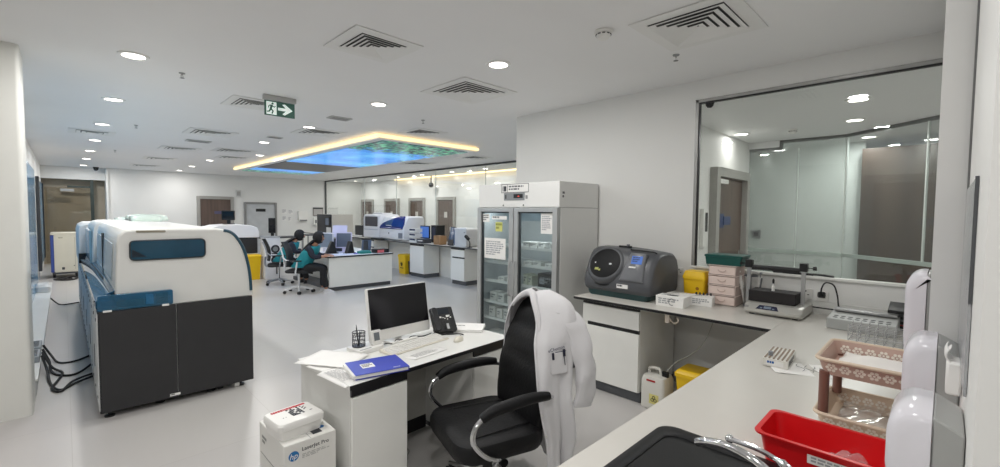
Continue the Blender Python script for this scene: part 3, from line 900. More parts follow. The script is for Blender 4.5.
m = MB(F2); m.prism([(.225 + .017 * math.cos(2 * PI * k / 20), .09 + .017 * math.sin(2 * PI * k / 20)) for k in range(20)], 'z', 0, .0006); mk('top_logo', m, MATS['logo blue'], t, smooth=0)
F3 = frame((-.0008, BD, 0), (0, -1, 0), (0, 0, 1))
bars('side_print', F3 @ Matrix.Translation((.05, .44, 0)), .08, .05, 2, mat('grey print', '#8f8f8c', .7), t, 6)
m = MB(F3); m.box(.02, .38, .33, .334, 0, .0005); mk('side_line', m, MATS['grey print'], t)
m = MB(F2); m.box(.134, .138, 0, BD, 0, .0004); mk('lid_seam', m, MATS['pale print'], t)

t = thing('first_aid_box', 'white plastic first aid box with red printed lid on the printer carton', 'box', (.872, 2.478, BH), math.radians(6))
m = MB()
m.loft([[(p[0], p[1], z) for p in rrect(w_, d_, .02)] for (z, w_, d_) in ((0.001, .222, .18), (.05, .236, .196), (.054, .246, .206))])
mk('tub', m, WPL, t)
m = MB().loft([[(p[0], p[1], z) for p in rrect(w_, d_, .024)] for (z, w_, d_) in ((.055, .25, .21), (.083, .25, .21), (.092, .238, .198), (.0925, .22, .18))])
lid = mk('lid', m, WPL, t)
F = Matrix.Translation((-.09, .07, .0928))
rn = random.Random(3); m = MB(F)
x = 0.0
while x < .13:
    l = rn.uniform(.006, .016); m.box(x, x + l, -.006, .018, 0, .0005); x += l + .002
m.box(.135, .185, -.004, .016, 0, .0005)
mk('red_print', m, REDINK, t, smooth=0)
m = MB(F)
for i in range(6):
    for j in range(6):
        if rn.random() < .8: m.box(.07 + i * .011, .08 + i * .011, -.022 - j * .017, -.007 - j * .017, 0, .0004)
for i in range(5):
    m.box(.145 + (i % 2) * .012, .155 + (i % 2) * .012, -.02 - i * .012, -.01 - i * .012, 0, .0004)
mk('grey_picture', m, INK, t, smooth=0)
m = MB(F); m.box(.02, .026, -.095, -.09, 0, .0004).box(.035, .04, -.095, -.09, 0, .0004).box(.165, .18, -.1, -.094, 0, .0004); mk('print', m, INK, t, smooth=0)
mk('latch', MB().prism(rrect(.012, .07, .005, 3, .128, .03), 'z', .035, .075), WPL, t, bev=.003)

# ------------------------------------------------------------------ executive chair
LEATH = mat('black leather', '#101012', 0.5, var=.1, scale=14, bump=.2, bscale=60, spec=.3)
t = chair = thing('office_chair', 'black padded office chair with chrome arms and a lab coat over its back', 'chair', (1.79, 1.90, 0), math.radians(73))
def cushion(m, w, d, z0, z1, cx=0, cy=0, cr=.1, dish=.012):
    rings = []
    for (ins, z) in ((.05, z0), (.012, z0 + .012), (0, z0 + .04), (0, z1 - .035), (.012, z1 - .012), (.04, z1), (.1, z1 - dish * .6), (.2, z1 - dish)):
        rings.append([(p[0], p[1], z + (-.02 * max(0, (p[1] - cy) / d - .25) if z > z0 + .05 else 0)) for p in rrect(w - 2 * ins, d - 2 * ins, max(cr - ins, .01), 6, cx, cy)])
    return m.loft(rings)
mk('seat', cushion(MB(), .60, .56, .355, .475, 0, .02, .13), LEATH, t)
m = MB()
for s in (-1, 1):
    m.tube(smoothpath([(s * .17, -.2, .476), (s * .19, 0, .474), (s * .2, .18, .47)], 4), .004, 5)
m.tube(smoothpath([(-.2, .15, .47), (0, .17, .463), (.2, .15, .47)], 4), .004, 5)
mk('seam', m, mat('seam black', '#0b0b0c', .6), t)
def back_ring(u):
    z = .44 + .73 * u
    w = .25 + .03 * math.sin(PI * min(u * 1.3, 1)) - .085 * max(0, (u - .6) / .4) ** 1.8
    if u > .93: w *= math.sqrt(max(1 - ((u - .93) / .075) ** 2, .08))
    yc = -.245 - .175 * u + .035 * math.sin(PI * u)
    th = .055 + .012 * abs(math.sin(PI * u * 4)) - .03 * max(0, (u - .9) / .1)
    ring = []
    for k in range(24):
        a = 2 * PI * k / 24
        ca, sa = math.cos(a), math.sin(a)
        ring.append((w * math.copysign(abs(ca) ** .7, ca), yc + th * math.copysign(abs(sa) ** .8, sa) + .035 * (ca * ca), z))
    return ring
mk('backrest', MB().loft([back_ring(i / 28) for i in range(29)]), LEATH, t)
for s in (-1, 1):
    m = MB().tube(smoothpath([(s * .33, .16, .655), (s * .335, .235, .60), (s * .335, .245, .52), (s * .325, .17, .43), (s * .29, .08, .375), (s * .2, .02, .345), (s * .1, 0, .342)], 7), .0145, 10)
    ar = mk('arm', m, CHROME, t)
    mk('arm_support', MB().tube(smoothpath([(s * .33, -.18, .67), (s * .31, -.25, .66), (s * .24, -.29, .65)], 4), .0125, 10), CHROME, t)
    pts = smoothpath([(s * .333, .2, .635), (s * .335, .13, .668), (s * .335, 0, .685), (s * .33, -.12, .69), (s * .325, -.22, .68)], 6)
    m = MB(); m.tube(pts, [.018 + .014 * math.sin(PI * min(max((i + 1.2) / (len(pts) + 1.4), 0), 1)) ** .6 for i in range(len(pts))], 14)
    mk('arm_pad', m, LEATH, ar)
mk('seat_plate', MB().prism(rrect(.3, .3, .03), 'z', .325, .3545), BLACK, t, bev=.004)
mk('gas_column', MB().cyl((0, 0, .09), (0, 0, .2), .03).cyl((0, 0, .2), (0, 0, .325), .022), BLACK, t)
m = MB()
for k in range(5):
    a = 2 * PI * k / 5 + .45
    m.tube([(.03 * math.cos(a), .03 * math.sin(a), .115), (.17 * math.cos(a), .17 * math.sin(a), .105), (.31 * math.cos(a), .31 * math.sin(a), .075)], [.024, .02, .015], 10)
mk('star_base', m, CHROME, t)
for k in range(5):
    a = 2 * PI * k / 5 + .45
    x, y = .305 * math.cos(a), .305 * math.sin(a)
    cs = mk('caster', MB(Matrix.Translation((x, y, 0)) @ Matrix.Rotation(a + .8, 4, 'Z')).cyl((-.028, 0, .028), (-.008, 0, .028), .028).cyl((.008, 0, .028), (.028, 0, .028), .028).cyl((0, 0, .03), (0, 0, .068), .008), BLACK, t)

# lab coat draped over the chair back
COAT = mat('white coat cloth', '#e3e2e4', 0.8, var=.02, bump=.45, bscale=9)
coat = thing('lab_coat', 'white lab coat hung over the back of the black office chair', 'coat', (1.79, 1.90, 0), math.radians(73))
def lerp_tab(tab, z):
    for (z0, a), (z1, b) in zip(tab[:-1], tab[1:]):
        if z0 >= z >= z1:
            k = (z0 - z) / (z0 - z1)
            return [p + (q - p) * k for p, q in zip(a, b)]
    return tab[-1][1] if z < tab[-1][0] else tab[0][1]
#        z      far-front x,y   far side x,y   back far x,y   back near x,y   near side x,y   near-front x,y
TAB = [(1.215, (.03, -.33, .05, -.36, .04, -.39, -.05, -.40, -.06, -.37, -.01, -.33)),
       (1.195, (.05, -.295, .12, -.34, .10, -.43, -.12, -.44, -.14, -.37, -.03, -.285)),
       (1.15, (.12, -.275, .21, -.33, .17, -.46, -.19, -.47, -.225, -.37, -.085, -.262)),
       (1.07, (.19, -.265, .265, -.32, .20, -.47, -.215, -.465, -.27, -.36, -.155, -.25)),
       (.95, (.235, -.25, .285, -.31, .21, -.46, -.22, -.45, -.29, -.32, -.215, -.20)),
       (.80, (.25, -.24, .295, -.30, .21, -.44, -.225, -.435, -.30, -.30, -.262, -.185)),
       (.62, (.255, -.24, .29, -.29, .21, -.42, -.23, -.425, -.305, -.30, -.285, -.19)),
       (.40, (.24, -.27, .28, -.30, .21, -.41, -.24, -.43, -.295, -.34, -.285, -.245)),
       (.16, (.22, -.29, .26, -.33, .21, -.40, -.23, -.41, -.285, -.34, -.29, -.265))]
def coat_pt(s, tt):
    z = 1.215 - tt * (1.215 - .16)
    if tt < .12: z = 1.215 - (tt / .12) ** 1.5 * .12 * (1.215 - .16)
    c = lerp_tab(TAB, z)
    P = [Vector((c[2 * i], c[2 * i + 1], 0)) for i in range(6)]
    u = s * 5; i = min(int(u), 4); k = u - i
    p0, p1, p2, p3 = P[max(i - 1, 0)], P[i], P[i + 1], P[min(i + 2, 5)]
    q = 0.5 * ((2 * p1) + (p2 - p0) * k + (2 * p0 - 5 * p1 + 4 * p2 - p3) * k * k + (3 * p1 - p0 - 3 * p2 + p3) * k ** 3)
    cen = Vector((-.01, -.36, 0))
    d = (q - cen); d = d.normalized() if d.length > 1e-4 else Vector((0, 0, 0))
    amp = .008 + .038 * min(1, max(0, tt - .03) * 1.5)
    if s > .8: amp *= .6
    if s > .97: amp *= .3
    fold = amp * (math.sin(s * 27 + 3.4 * tt + .9 * math.sin(6 * tt)) * .6 + .3 * math.sin(s * 51 - 4 * tt) + .25 * math.sin(11 * tt + 9 * s))
    q = q + d * fold
    z += .012 * math.sin(s * 17) * (1 if tt > .95 else 0) + .01 * math.sin(s * 9 + 1) * (1 - tt)
    return (q.x, q.y, z)
mk('coat_body', MB().surf(coat_pt, 70, 44), COAT, coat, solid=.006, smooth=80)
# collar roll over the top
cp = smoothpath([(.19, -.275, 1.09), (.12, -.28, 1.155), (.05, -.295, 1.195), (-.02, -.295, 1.20), (-.09, -.27, 1.15), (-.16, -.25, 1.07), (-.21, -.235, .95)], 6)
m = MB(); m.tube(cp, [.008 + .016 * math.sin(PI * i / (len(cp) - 1)) for i in range(len(cp))], 10)
mk('collar', m, COAT, coat)
# near lapel edge
lp = smoothpath([coat_pt(1.0, q) for q in (.06, .15, .25, .36, .5, .65, .8, .98)], 4)
m = MB(); m.tube([(p.x + .004, p.y + .004, p.z) for p in lp], .007, 8)
mk('front_hem', m, COAT, coat)
# sleeve hanging on the near side
sp_ = smoothpath([(-.20, -.40, 1.12), (-.275, -.44, 1.03), (-.32, -.465, .88), (-.33, -.475, .72), (-.315, -.46, .58)], 7)
m = MB(); rings = []
for i, p in enumerate(sp_):
    k = i / (len(sp_) - 1)
    ra, rb = .074 - .014 * k, .042 + .002 * k
    ring = []
    for j in range(18):
        a = 2 * PI * j / 18
        w_ = 1 + .13 * math.sin(3 * a + 9 * k) + .07 * math.sin(26 * k + a)
        ring.append((p.x + rb * math.cos(a) * w_, p.y + ra * math.sin(a) * w_, p.z + (.0 if i else .0)))
    rings.append(ring)
m.loft(rings)
mk('sleeve', m, COAT, coat)
# pocket with two clipped pens and the embroidered mark
def coat_frame(s, tt, off=.006):
    p = Vector(coat_pt(s, tt)); du = Vector(coat_pt(s + .02, tt)) - Vector(coat_pt(s - .02, tt)); dv = Vector(coat_pt(s, tt - .02)) - Vector(coat_pt(s, tt + .02))
    Fm = frame(p, du, dv)
    n = Fm.to_3x3().col[2]
    out = p - Vector((-.01, -.36, p.z))
    if n.dot(out) < 0:
        Fm = frame(p, -du, dv); n = Fm.to_3x3().col[2]
    Fm.translation = p + n * off
    return Fm
for q in (.5, .62, .74):
    Fb = coat_frame(.975, q, .012)
    mk('button', MB(Fb).cyl((0, 0, 0), (0, 0, .003), .008, seg=12), WPL, coat)
Fp = coat_frame(.82, .3, .012)
m = MB(Fp); m.box(-.05, .05, -.12, 0, -.004, .002)
mk('pocket', m, COAT, coat, bev=.002)
NVP = mat('navy pen', '#20223a', .4)
m = MB(Fp); m.box(-.042, -.03, -.035, .004, .003, .008); mk('pen_clip', m, NVP, coat)
m = MB(Fp); m.box(.028, .042, -.025, .016, .003, .009).cyl((.033, -.02, .006), (.036, -.075, .006), .0025, seg=6); mk('pen_clip', m, NVP, coat)
text('embroidery', 'eChemon', .027, mat('dark thread', '#55576b', .8), coat, Fp @ Matrix.Rotation(.12, 4, 'Z') @ Matrix.Translation((-.062, .016, .003)), .0006)
m = MB(Fp); m.box(-.02, .05, .002, .006, .003, .0036); mk('embroidery_line', m, MATS['dark thread'], coat)
# ------------------------------------------------------------------ worktops
WT = mat('worktop laminate', '#cfccc5', 0.3, var=.012)
CZ = 0.9
t = thing('worktop', 'long white worktop with black edge along the right hand wall', 'worktop', (0, 0, 0))
mk('slab', MB().box(3.53, 4.397, .836, 2.53, CZ - .028, CZ), WT, t, bev=.002)
mk('edge_band', MB().box(3.526, 3.5295, .84, 2.53, CZ - .026, CZ - .004).box(3.53, 4.395, 2.5305, 2.534, CZ - .026, CZ - .004), EDGE, t)
mk('upstand', MB().box(4.382, 4.397, .03, 2.53, CZ + .0005, CZ + .1), LAM, t)
t = thing('worktop', 'wide white foreground worktop holding the black sink', 'worktop', (0, 0, 0))
m = MB()
for b in ((.55, 1.02, .02, .834), (1.02, 1.575, .69, .834), (1.02, 1.575, -.043, .23), (1.575, 1.945, -.043, .834), (1.945, 4.38, .03, .834)):
    m.box(b[0], b[1], b[2], b[3], CZ - .028, CZ)
mk('slab', m, WT, t, smooth=0)
mk('edge_band', MB().box(.55, 3.525, .8345, .837, CZ - .026, CZ - .003), EDGE, t)
mk('back_panel', MB().box(.7, 3.6, .66, .68, 0.0, CZ - .03), GREYLAM, t)
mk('end_panel', MB().box(.7, .72, .035, .66, 0, CZ - .03).box(3.6, 3.62, .03, .68, 0, CZ - .03), GREYLAM, t)

# ------------------------------------------------------------------ base cabinet below the back run
def base_cabinet(name, label, loc, rz, W, D, H, doors=1, group=None, ph=.1, drawer=.17):
    """front faces local -y"""
    t = thing(name, label, 'cabinet', loc, rz, group)
    mk('body', MB().box(0, W, .02, D, ph, H), LAMF, t, bev=.002)
    mk('plinth', MB().box(0.002, W - .002, .05, D, 0, ph - .001), PLINTH, t)
    strip = .035
    z1 = H - .001
    mk('handle_strip', MB().box(.002, W - .002, .004, .019, z1 - strip, z1), EDGE, t)
    zd = z1 - strip - drawer
    mk('drawer', MB().box(.003, W - .003, 0, .0195, zd, z1 - strip - .002), LAMF, t, bev=.002)
    mk('handle_strip', MB().box(.06, W - .002, .003, .019, zd - .033, zd - .001), EDGE, t)
    w = W / doors
    for i in range(doors):
        mk('door', MB().box(i * w + .003, (i + 1) * w - .003, 0, .0195, ph + .004, zd - .035), LAMF, t, bev=.002)
    return t
base_cabinet('base_cabinet', 'white base cabinet with one drawer and door under the grey drum analyzer', (3.6, 2.475, 0), -PI / 2, .6, .72, CZ - .03)

# ------------------------------------------------------------------ grey benchtop drum analyzer
AG = mat('anthracite shell', '#505256', 0.38, var=.04)
AG2 = mat('grey shell face', '#6a6c70', 0.32, var=.04)
AGD = mat('dark green base', '#1d3b3c', 0.35)
t = thing('benchtop_analyzer', 'dark grey benchtop analyzer with round drum window and small blue screen', 'analyzer', (3.71, 1.835, CZ))
t.scale = (1, 1, 1.05)
prof = [(.03, .05), (.0, .08), (-.004, .13), (.012, .19), (.06, .29), (.115, .385), (.17, .432), (.24, .447), (.36, .45), (.50, .43), (.57, .38), (.60, .28), (.60, .08), (.57, .05)]
cxp = sum(p[0] for p in prof) / len(prof); czp = .2
m = MB(); rings = []
L = .72
for y, k in ((0, .90), (.008, .95), (.025, .985), (.05, 1), (.2, 1), (.36, 1), (.5, 1), (L - .06, 1), (L - .03, .975), (L - .01, .93), (L, .87)):
    drop = 0 if y > .3 else .03 * (1 - y / .3)
    rings.append([(cxp + (p[0] - cxp) * k, y, max(.05, czp + (p[1] - czp) * k - (drop if p[1] > .3 else 0))) for p in prof])
m.loft(rings)
mk('shell', m, AG, t, bev=.004, smooth=30)
m = MB(); m.loft([[(p[0], p[1], z) for p in rrect(.54, L - .07 - i_, .05, 5, .3, L / 2)] for z, i_ in ((0.002, .03), (.012, 0), (.085, -.05))])
mk('base', m, AGD, t)
# drum cover: a big shallow dome on the left half
nrm = Vector((-.84, 0, .54)).normalized()
Fd = frame((.085, .50, .285), (0, -1, 0), (.54, 0, .84))
m = MB(Fd)
rings = []
for r, h in ((.205, -.07), (.205, -.005), (.202, .012), (.19, .028), (.172, .036), (.16, .0365)):
    rings.append([(r * math.cos(2 * PI * k / 40), r * .93 * math.sin(2 * PI * k / 40), h) for k in range(40)])
m.loft(rings)
drum = mk('drum_cover', m, AG, t)
m = MB(Fd); m.loft([[(r * math.cos(2 * PI * k / 40), r * .93 * math.sin(2 * PI * k / 40), h) for k in range(40)] for r, h in ((.162, .036), (.162, .041), (.13, .048), (.06, .052), (.001, .053))])
mk('window', m, mat('dark drum window', '#101113', 0.5, spec=.2), drum)
m = MB(Fd); m.box(-.085, -.045, -.082, -.058, .048, .051); m.box(-.04, -.022, -.088, -.07, .048, .0512); mk('yellow_tag', m, mat('pale yellow tag', '#b4b868', .6), drum)
m = MB(Fd); m.sph((.068, -.01, .05), (.017, .011, .004), 12, 6).sph((-.098, -.008, .047), (.012, .009, .004), 12, 6); mk('lamp_glint', m, mat('glint white', '#e8e8e8', .3), drum)  # lamp highlights put in as two small white bumps on the window
m = MB(Fd); m.tube([(.215 * math.cos(a), .2 * math.sin(a), -.02) for a in [math.radians(198 + 144 * i / 20) for i in range(21)]], .006, 6); mk('drum_lip', m, mat('shadow gap black', '#1c1d1f', .5), drum)
# raised control panel on the right half
Fc = frame((.012, .295, .16), (0, -1, 0), (.1, 0, .21))
m = MB(Fc); m.loft([[(p[0], p[1], h) for p in pl_] for pl_, h in (([(-.03, 0), (.225, 0), (.2, .285), (.035, .285)], -.05), ([(-.02, .0), (.22, 0), (.195, .275), (.04, .275)], .02), ([(-.0, .015), (.205, .015), (.182, .26), (.05, .26)], .028))])
pn = mk('control_panel', m, AG2, t, bev=.006)
m = MB(Fc); m.box(.068, .175, .165, .24, .0282, .031); sc_ = mk('screen', m, SCRB, pn)
bars('screen_print', Fc @ Matrix.Translation((.078, .232, .0311)), .09, .055, 3, mat('dark screen print', '#16233f', .4), sc_, 8)
m = MB(Fc); m.box(.055, .125, .125, .14, .0282, .0295); mk('logo_strip', m, PAPER, pn)
label_plate('asset_label', frame((-.0045, .335, .135), (0, -1, 0), (.03, 0, 1)), .115, .036, t, PAPER, ink=INK, rows=1, seed=9, th=.002)
label_plate('sticker', frame((.20, -.001 + .028, .235), (1, 0, 0), (0, 0, 1)), .07, .06, t, PAPER, th=.03)
label_plate('sticker', frame((.21, .027, .16), (1, 0, 0), (0, 0, 1)), .055, .045, t, PAPER, ink=INK, rows=2, th=.03)
m = MB(); m.tube(smoothpath([(.17, .29, .437), (.165, .1, .43), (.20, .045, .415), (.28, .022, .33), (.40, .016, .37), (.5, .02, .385)], 5), .007, 6)
mk('lid_seam', m, MATS['shadow gap black'], t)
m = MB(); m.prism(rrect(.16, .035, .012, 4, 0, 0), 'z', .44, .462); 
mk('lid_handle', MB(Matrix.Translation((.26, .40, 0)) @ Matrix.Rotation(PI / 2, 4, 'Z')).prism(rrect(.14, .03, .012), 'z', .446, .464), BLACK, t, bev=.004)
mk('latch', MB().cyl((.26, .37, .46), (.26, .37, .478), .016), AG2, t)

# small white cartons next to it
def carton(name, label, x, y, z, w, d, h, rz, material=PAPER, prints=1, group='small white cartons by the analyzer', cat='box'):
    t = thing(name, label, cat, (x, y, z), rz, group)
    mk('box', MB().box(-w / 2, w / 2, -d / 2, d / 2, 0, h), material, t, bev=.0025)
    bars('front_print', frame((-w * .4, -d / 2 - .0006, h * .8), (1, 0, 0), (0, 0, 1)), w * .8, h * .6, 3, mat('grey carton print', '#a6a8aa', .6), t, int(x * 100) % 17)
    bars('top_print', frame((-w * .4, d * .3, h + .0004), (1, 0, 0), (0, 1, 0)), w * .7, d * .5, 2, MATS['grey carton print'], t, int(y * 100) % 13)
    return t
t = carton('glove_box', 'white carton of gloves at the worktop edge, right of the grey analyzer', 3.79, 1.665, CZ, .24, .15, .09, -PI / 2 + .06)
mk('opening', MB().prism([(.05 * math.cos(2 * PI * k / 20), .022 * math.sin(2 * PI * k / 20)) for k in range(20)], 'z', .0902, .0912), BLACK, t)
mk('marked_loop', MB(frame((.02, -.0762, .045), (1, 0, 0), (0, 0, 1))).tube([(.026 * math.cos(a), .028 * math.sin(a), 0) for a in [math.radians(20 + 280 * i / 16) for i in range(17)]], .003, 5), mat('loop ink', '#6a6c70', .6), t)
carton('glove_box', 'white carton behind the glove carton, beside the analyzer side', 3.98, 1.67, CZ, .22, .12, .085, -PI / 2 - .05)
t = carton('reagent_box', 'flat white carton with dark vial tops in front of the yellow sharps bin', 4.03, 1.50, CZ, .18, .15, .08, -PI / 2 + .2)
m = MB()
for i in range(5): m.cyl((-.06 + i * .03, .05, .08), (-.06 + i * .03, .05, .1), .008, seg=10)
mk('vial_tops', m, INK, t)

# yellow sharps container
t = thing('sharps_container', 'yellow sharps container standing on the worktop left of the drawer tower', 'container', (4.22, 1.625, CZ), 0)
m = MB().loft([[(p[0], p[1], z) for p in rrect(w_, d_, .02)] for z, w_, d_ in ((0.001, .15, .18), (.2, .17, .2))])
mk('body', m, YEL, t)
m = MB().loft([[(p[0], p[1], z) for p in rrect(w_, d_, .022)] for z, w_, d_ in ((.201, .185, .212), (.225, .185, .212), (.25, .165, .195), (.275, .15, .18))])
mk('lid', m, YEL, t)
Fs = frame((-.0795, .075, .17), (0, -1, 0), (-.05, 0, 1))
bars('warning_print', Fs, .075, .08, 4, mat('red brown print', '#a06a1c', .6), t, 12)
m = MB(Fs @ Matrix.Translation((.11, -.05, .003))); m.prism([(.016 * math.cos(2 * PI * k / 12), .016 * math.sin(2 * PI * k / 12)) for k in range(12)], 'z', -.002, .001); mk('hazard_mark', m, MATS['red brown print'], t)

# pink drawer tower
PKM = glass('pink translucent plastic', '#f4ded6', 0.7, rough=.15, film=.62, filmcol='#efdcd3')
PK = mat('pale pink plastic', '#e6d3ca', .35, var=.03)
t = thing('drawer_tower', 'pale pink four-drawer plastic tower with a dark green box on top', 'drawer tower', (4.13, 1.262, CZ))
TW, TD, DHH = .228, .235, .088
for i in range(4):
    z = .004 + i * DHH
    m = MB().box(0, TD, 0, .004, z, z + DHH - .006).box(0, TD, TW - .004, TW, z, z + DHH - .006).box(TD - .004, TD, .004, TW - .004, z, z + DHH - .006).box(0, TD, .004, TW - .004, z, z + .003)
    mk('shell', m, PKM, t)
    dr = mk('drawer', MB().box(-.004, .001, .006, TW - .006, z + .006, z + DHH - .012).box(.002, TD - .01, .008, TW - .008, z + .006, z + .05), PK, t, bev=.0015)
    m = MB(frame((-.0085, TW / 2, z + .05), (0, -1, 0), (0, 0, 1))).tube([(.032 * math.cos(a), .02 * math.sin(a), 0) for a in [PI + PI * k / 12 for k in range(13)]], .0035, 6)
    mk('handle', m, mat('darker pink', '#cdb6ac', .35), dr)
    mk('rail', MB().box(-.006, TD, -.003, TW + .003, z + DHH - .0055, z + DHH), PK, t, bev=.001)
gb = thing('storage_box', 'dark green lidded box on top of the pink drawer tower', 'box', (4.245, 1.375, CZ + .358), 0)
m = MB().loft([[(p[0], p[1], z) for p in rrect(w_, d_, .015)] for z, w_, d_ in ((0, .22, .29), (.07, .235, .305))])
GRN = mat('dark green plastic', '#12504a', .35)
mk('tub', m, GRN, gb)
mk('lid', MB().loft([[(p[0], p[1], z) for p in rrect(w_, d_, .016)] for z, w_, d_ in ((.071, .245, .318), (.085, .245, .318), (.09, .23, .3))]), GRN, gb)
label_plate('label', frame((.02, -.157, .055), (1, 0, 0), (0, 0, 1)), .05, .03, gb, PAPER, th=.006)

# pipettes on a stand between tower and shaker
ps = thing('pipette_stand', 'small grey stand holding pipettes between drawer tower and shaker', 'stand', (4.3, 1.19, CZ))
mk('base', MB().cyl((0, 0, 0), (0, 0, .012), .055, seg=24), mat('stand grey', '#6d7074', .4), ps)
mk('post', MB().cyl((0, 0, .012), (0, 0, .27), .008), STEEL, ps)
mk('ring', MB().tube([(.05 * math.cos(2 * PI * k / 24), .05 * math.sin(2 * PI * k / 24), .27) for k in range(24)], .006, 6, True), MATS['stand grey'], ps)
pc = (('#c83a3a', 'red'), ('#e8e8e6', 'white'), ('#3d5ba8', 'blue'), ('#8b8f94', 'grey'))
for i, (hx, nm) in enumerate(pc):
    a = math.radians(75 + i * 55)
    p = thing('pipette', 'lab pipette with %s plunger cap hanging on the round stand' % nm, 'pipette', (4.3 + .055 * math.cos(a), 1.19 + .055 * math.sin(a), CZ + .03), a, 'pipettes on the stand')
    tl = Matrix.Rotation(math.radians(10), 4, 'Y')
    mk('barrel', MB(tl).tube([(0, 0, 0), (0, 0, .06), (0, 0, .12), (0, 0, .125), (0, 0, .24)], [.003, .006, .009, .014, .015], 10), WPL, p)
    mk('plunger', MB(tl).cyl((0, 0, .241), (0, 0, .27), .004).cyl((0, 0, .27), (0, 0, .285), .011), mat('%s cap' % nm, hx, .35), p)
    mk('ejector', MB(tl).box(.012, .022, -.006, .006, .14, .24), MATS['stand grey'], p, bev=.002)

# shaker
SH = mat('silver shaker shell', '#c4c3bd', .3, metal=.35, var=.03)
t = thing('lab_shaker', 'silver benchtop tube shaker with two posts and a black crossbar', 'shaker', (3.93, .74, CZ))
m = MB(); rings = []
prof = [(.02, .012), (.0, .03), (.0, .05), (.045, .085), (.08, .092), (.40, .092), (.42, .08), (.42, .012)]
for y, k in ((0, .9), (.012, .97), (.04, 1), (.36, 1), (.388, .97), (.4, .9)):
    rings.append([(.21 + (p[0] - .21) * k, y, .05 + (p[1] - .05) * k) for p in prof])
m.loft(rings); mk('base', m, SH, t)
Fq = frame((.004, .31, .05), (0, -1, 0), (.045, 0, .035))
m = MB(Fq); m.prism([(0, .002), (.16, .002), (.14, .046), (.02, .046)], 'z', .0, .004); mk('display_panel', m, mat('navy panel', '#2a2d44', .25), t)
m = MB(Fq); m.box(.055, .105, .012, .036, .0042, .006).box(.03, .045, .01, .02, .0042, .007).box(.115, .13, .01, .02, .0042, .007); mk('display', m, SCRG, t)
m = MB(Fq); m.box(-.09, -.03, .012, .016, .001, .002).box(-.09, -.05, .024, .028, .001, .002).box(.18, .22, .01, .03, .001, .002); mk('print', m, MATS['dark screen print'], t, smooth=0)
mk('foot', MB().cyl((.06, .05, 0), (.06, .05, .014), .02), RUB, t); mk('foot', MB().cyl((.06, .35, 0), (.06, .35, .014), .02), RUB, t)
mk('foot', MB().cyl((.36, .05, 0), (.36, .05, .014), .02), RUB, t); mk('foot', MB().cyl((.36, .35, 0), (.36, .35, .014), .02), RUB, t)
for y in (.035, .425):
    mk('post', MB().box(.205, .232, y - .0135, y + .0135, .085 if y < .4 else .0, .42), STEEL, t, bev=.002)
    c = mk('clamp', MB().box(.19, .247, y - .026, y + .026, .36, .425), BLACK, t, bev=.003)
    s = -1 if y < .2 else 1
    mk('knob', MB().cyl((.218, y + s * .026, .39), (.218, y + s * .06, .39), .004).cyl((.218, y + s * .06, .39), (.218, y + s * .082, .39), .016), BLACK, c)
mk('crossbar', MB().box(.2, .235, .06, .40, .365, .385), mat('dark grey bar', '#3b3c3e', .35), t, bev=.003)
mk('crossbar_underside', MB().box(.205, .23, .06, .40, .345, .3645), BLACK, t)
mk('tube_tray', MB().box(.11, .30, .06, .395, .0935, .185), mat('black foam', '#1d1a1b', .75, bump=.2), t, bev=.006)
tag(mk('reagent_dropper', MB().lathe([(0, 0), (.012, 0), (.012, .04), (.004, .045), (.004, .06), (.0, .06)], (0, 0, 0), 12), WPL, None, (4.1, .97, CZ + .186)), 'small white dropper tip standing on the shaker foam tray', 'dropper')
tag(mk('reagent_bulb', MB().lathe([(0, .061), (.007, .061), (.009, .085), (.005, .1), (0, .1)], (0, 0, 0), 12), BLACK, None, (4.1, .97, CZ + .186)), 'tiny black bulb on the white dropper over the shaker tray', 'dropper')

# sockets and plug on the wall
def socket(y, z, label, x=X1, grp='white double wall sockets'):
    t = thing('wall_socket', label, 'socket', (x - .001, y, z), 0, grp)
    mk('plate', MB().prism(rrect(.086, .086, .006), 'x', -.012, 0), WPL, t, bev=.002)
    mk('slots', MB().box(-.0128, -.0121, -.004, .004, .014, .026).box(-.0128, -.0121, .010, .024, -.012, -.006).box(-.0128, -.0121, -.024, -.010, -.012, -.006), BLACK, t, smooth=0)
    mk('switch', MB().box(-.015, -.0121, .02, .032, .02, .034), WPL, t)
    return t
socket(1.87, 1.13, 'wall socket above the worktop just right of the grey analyzer')
socket(.80, 1.055, 'wall socket right of the shaker, without a plug')
socket(.69, 1.045, 'wall socket holding the black plug')
t = thing('power_plug', 'black power plug and looped cable in the wall socket', 'plug', (X1 - .013, .69, 1.06))
mk('plug', MB().loft([[(x, p[0], p[1]) for p in rrect(s, s * .9, s * .25)] for x, s in ((-.0, .05), (-.03, .05), (-.045, .03))]), BLACK, t)
mk('cable', MB().tube(smoothpath([(-.04, 0, .0), (-.05, -.005, .06), (-.05, -.03, .105), (-.04, -.08, .09), (-.03, -.105, .01), (-.03, -.115, -.07), (-.05, -.13, -.1), (-.03, .1, -.105), (-.03, .35, -.1)]), .0055, 8), BLACK, t)
t = tag(mk('cable', MB().tube(smoothpath([(4.42, 1.05, 1.21), (4.42, .92, 1.215), (4.43, .8, 1.212), (4.425, .72, 1.214), (4.42, .62, 1.21)]), .009, 8).box(4.415, 4.45, .76, .98, 1.203, 1.212), BLACK), 'black flat cable lying on the window sill behind the shaker', 'cable')

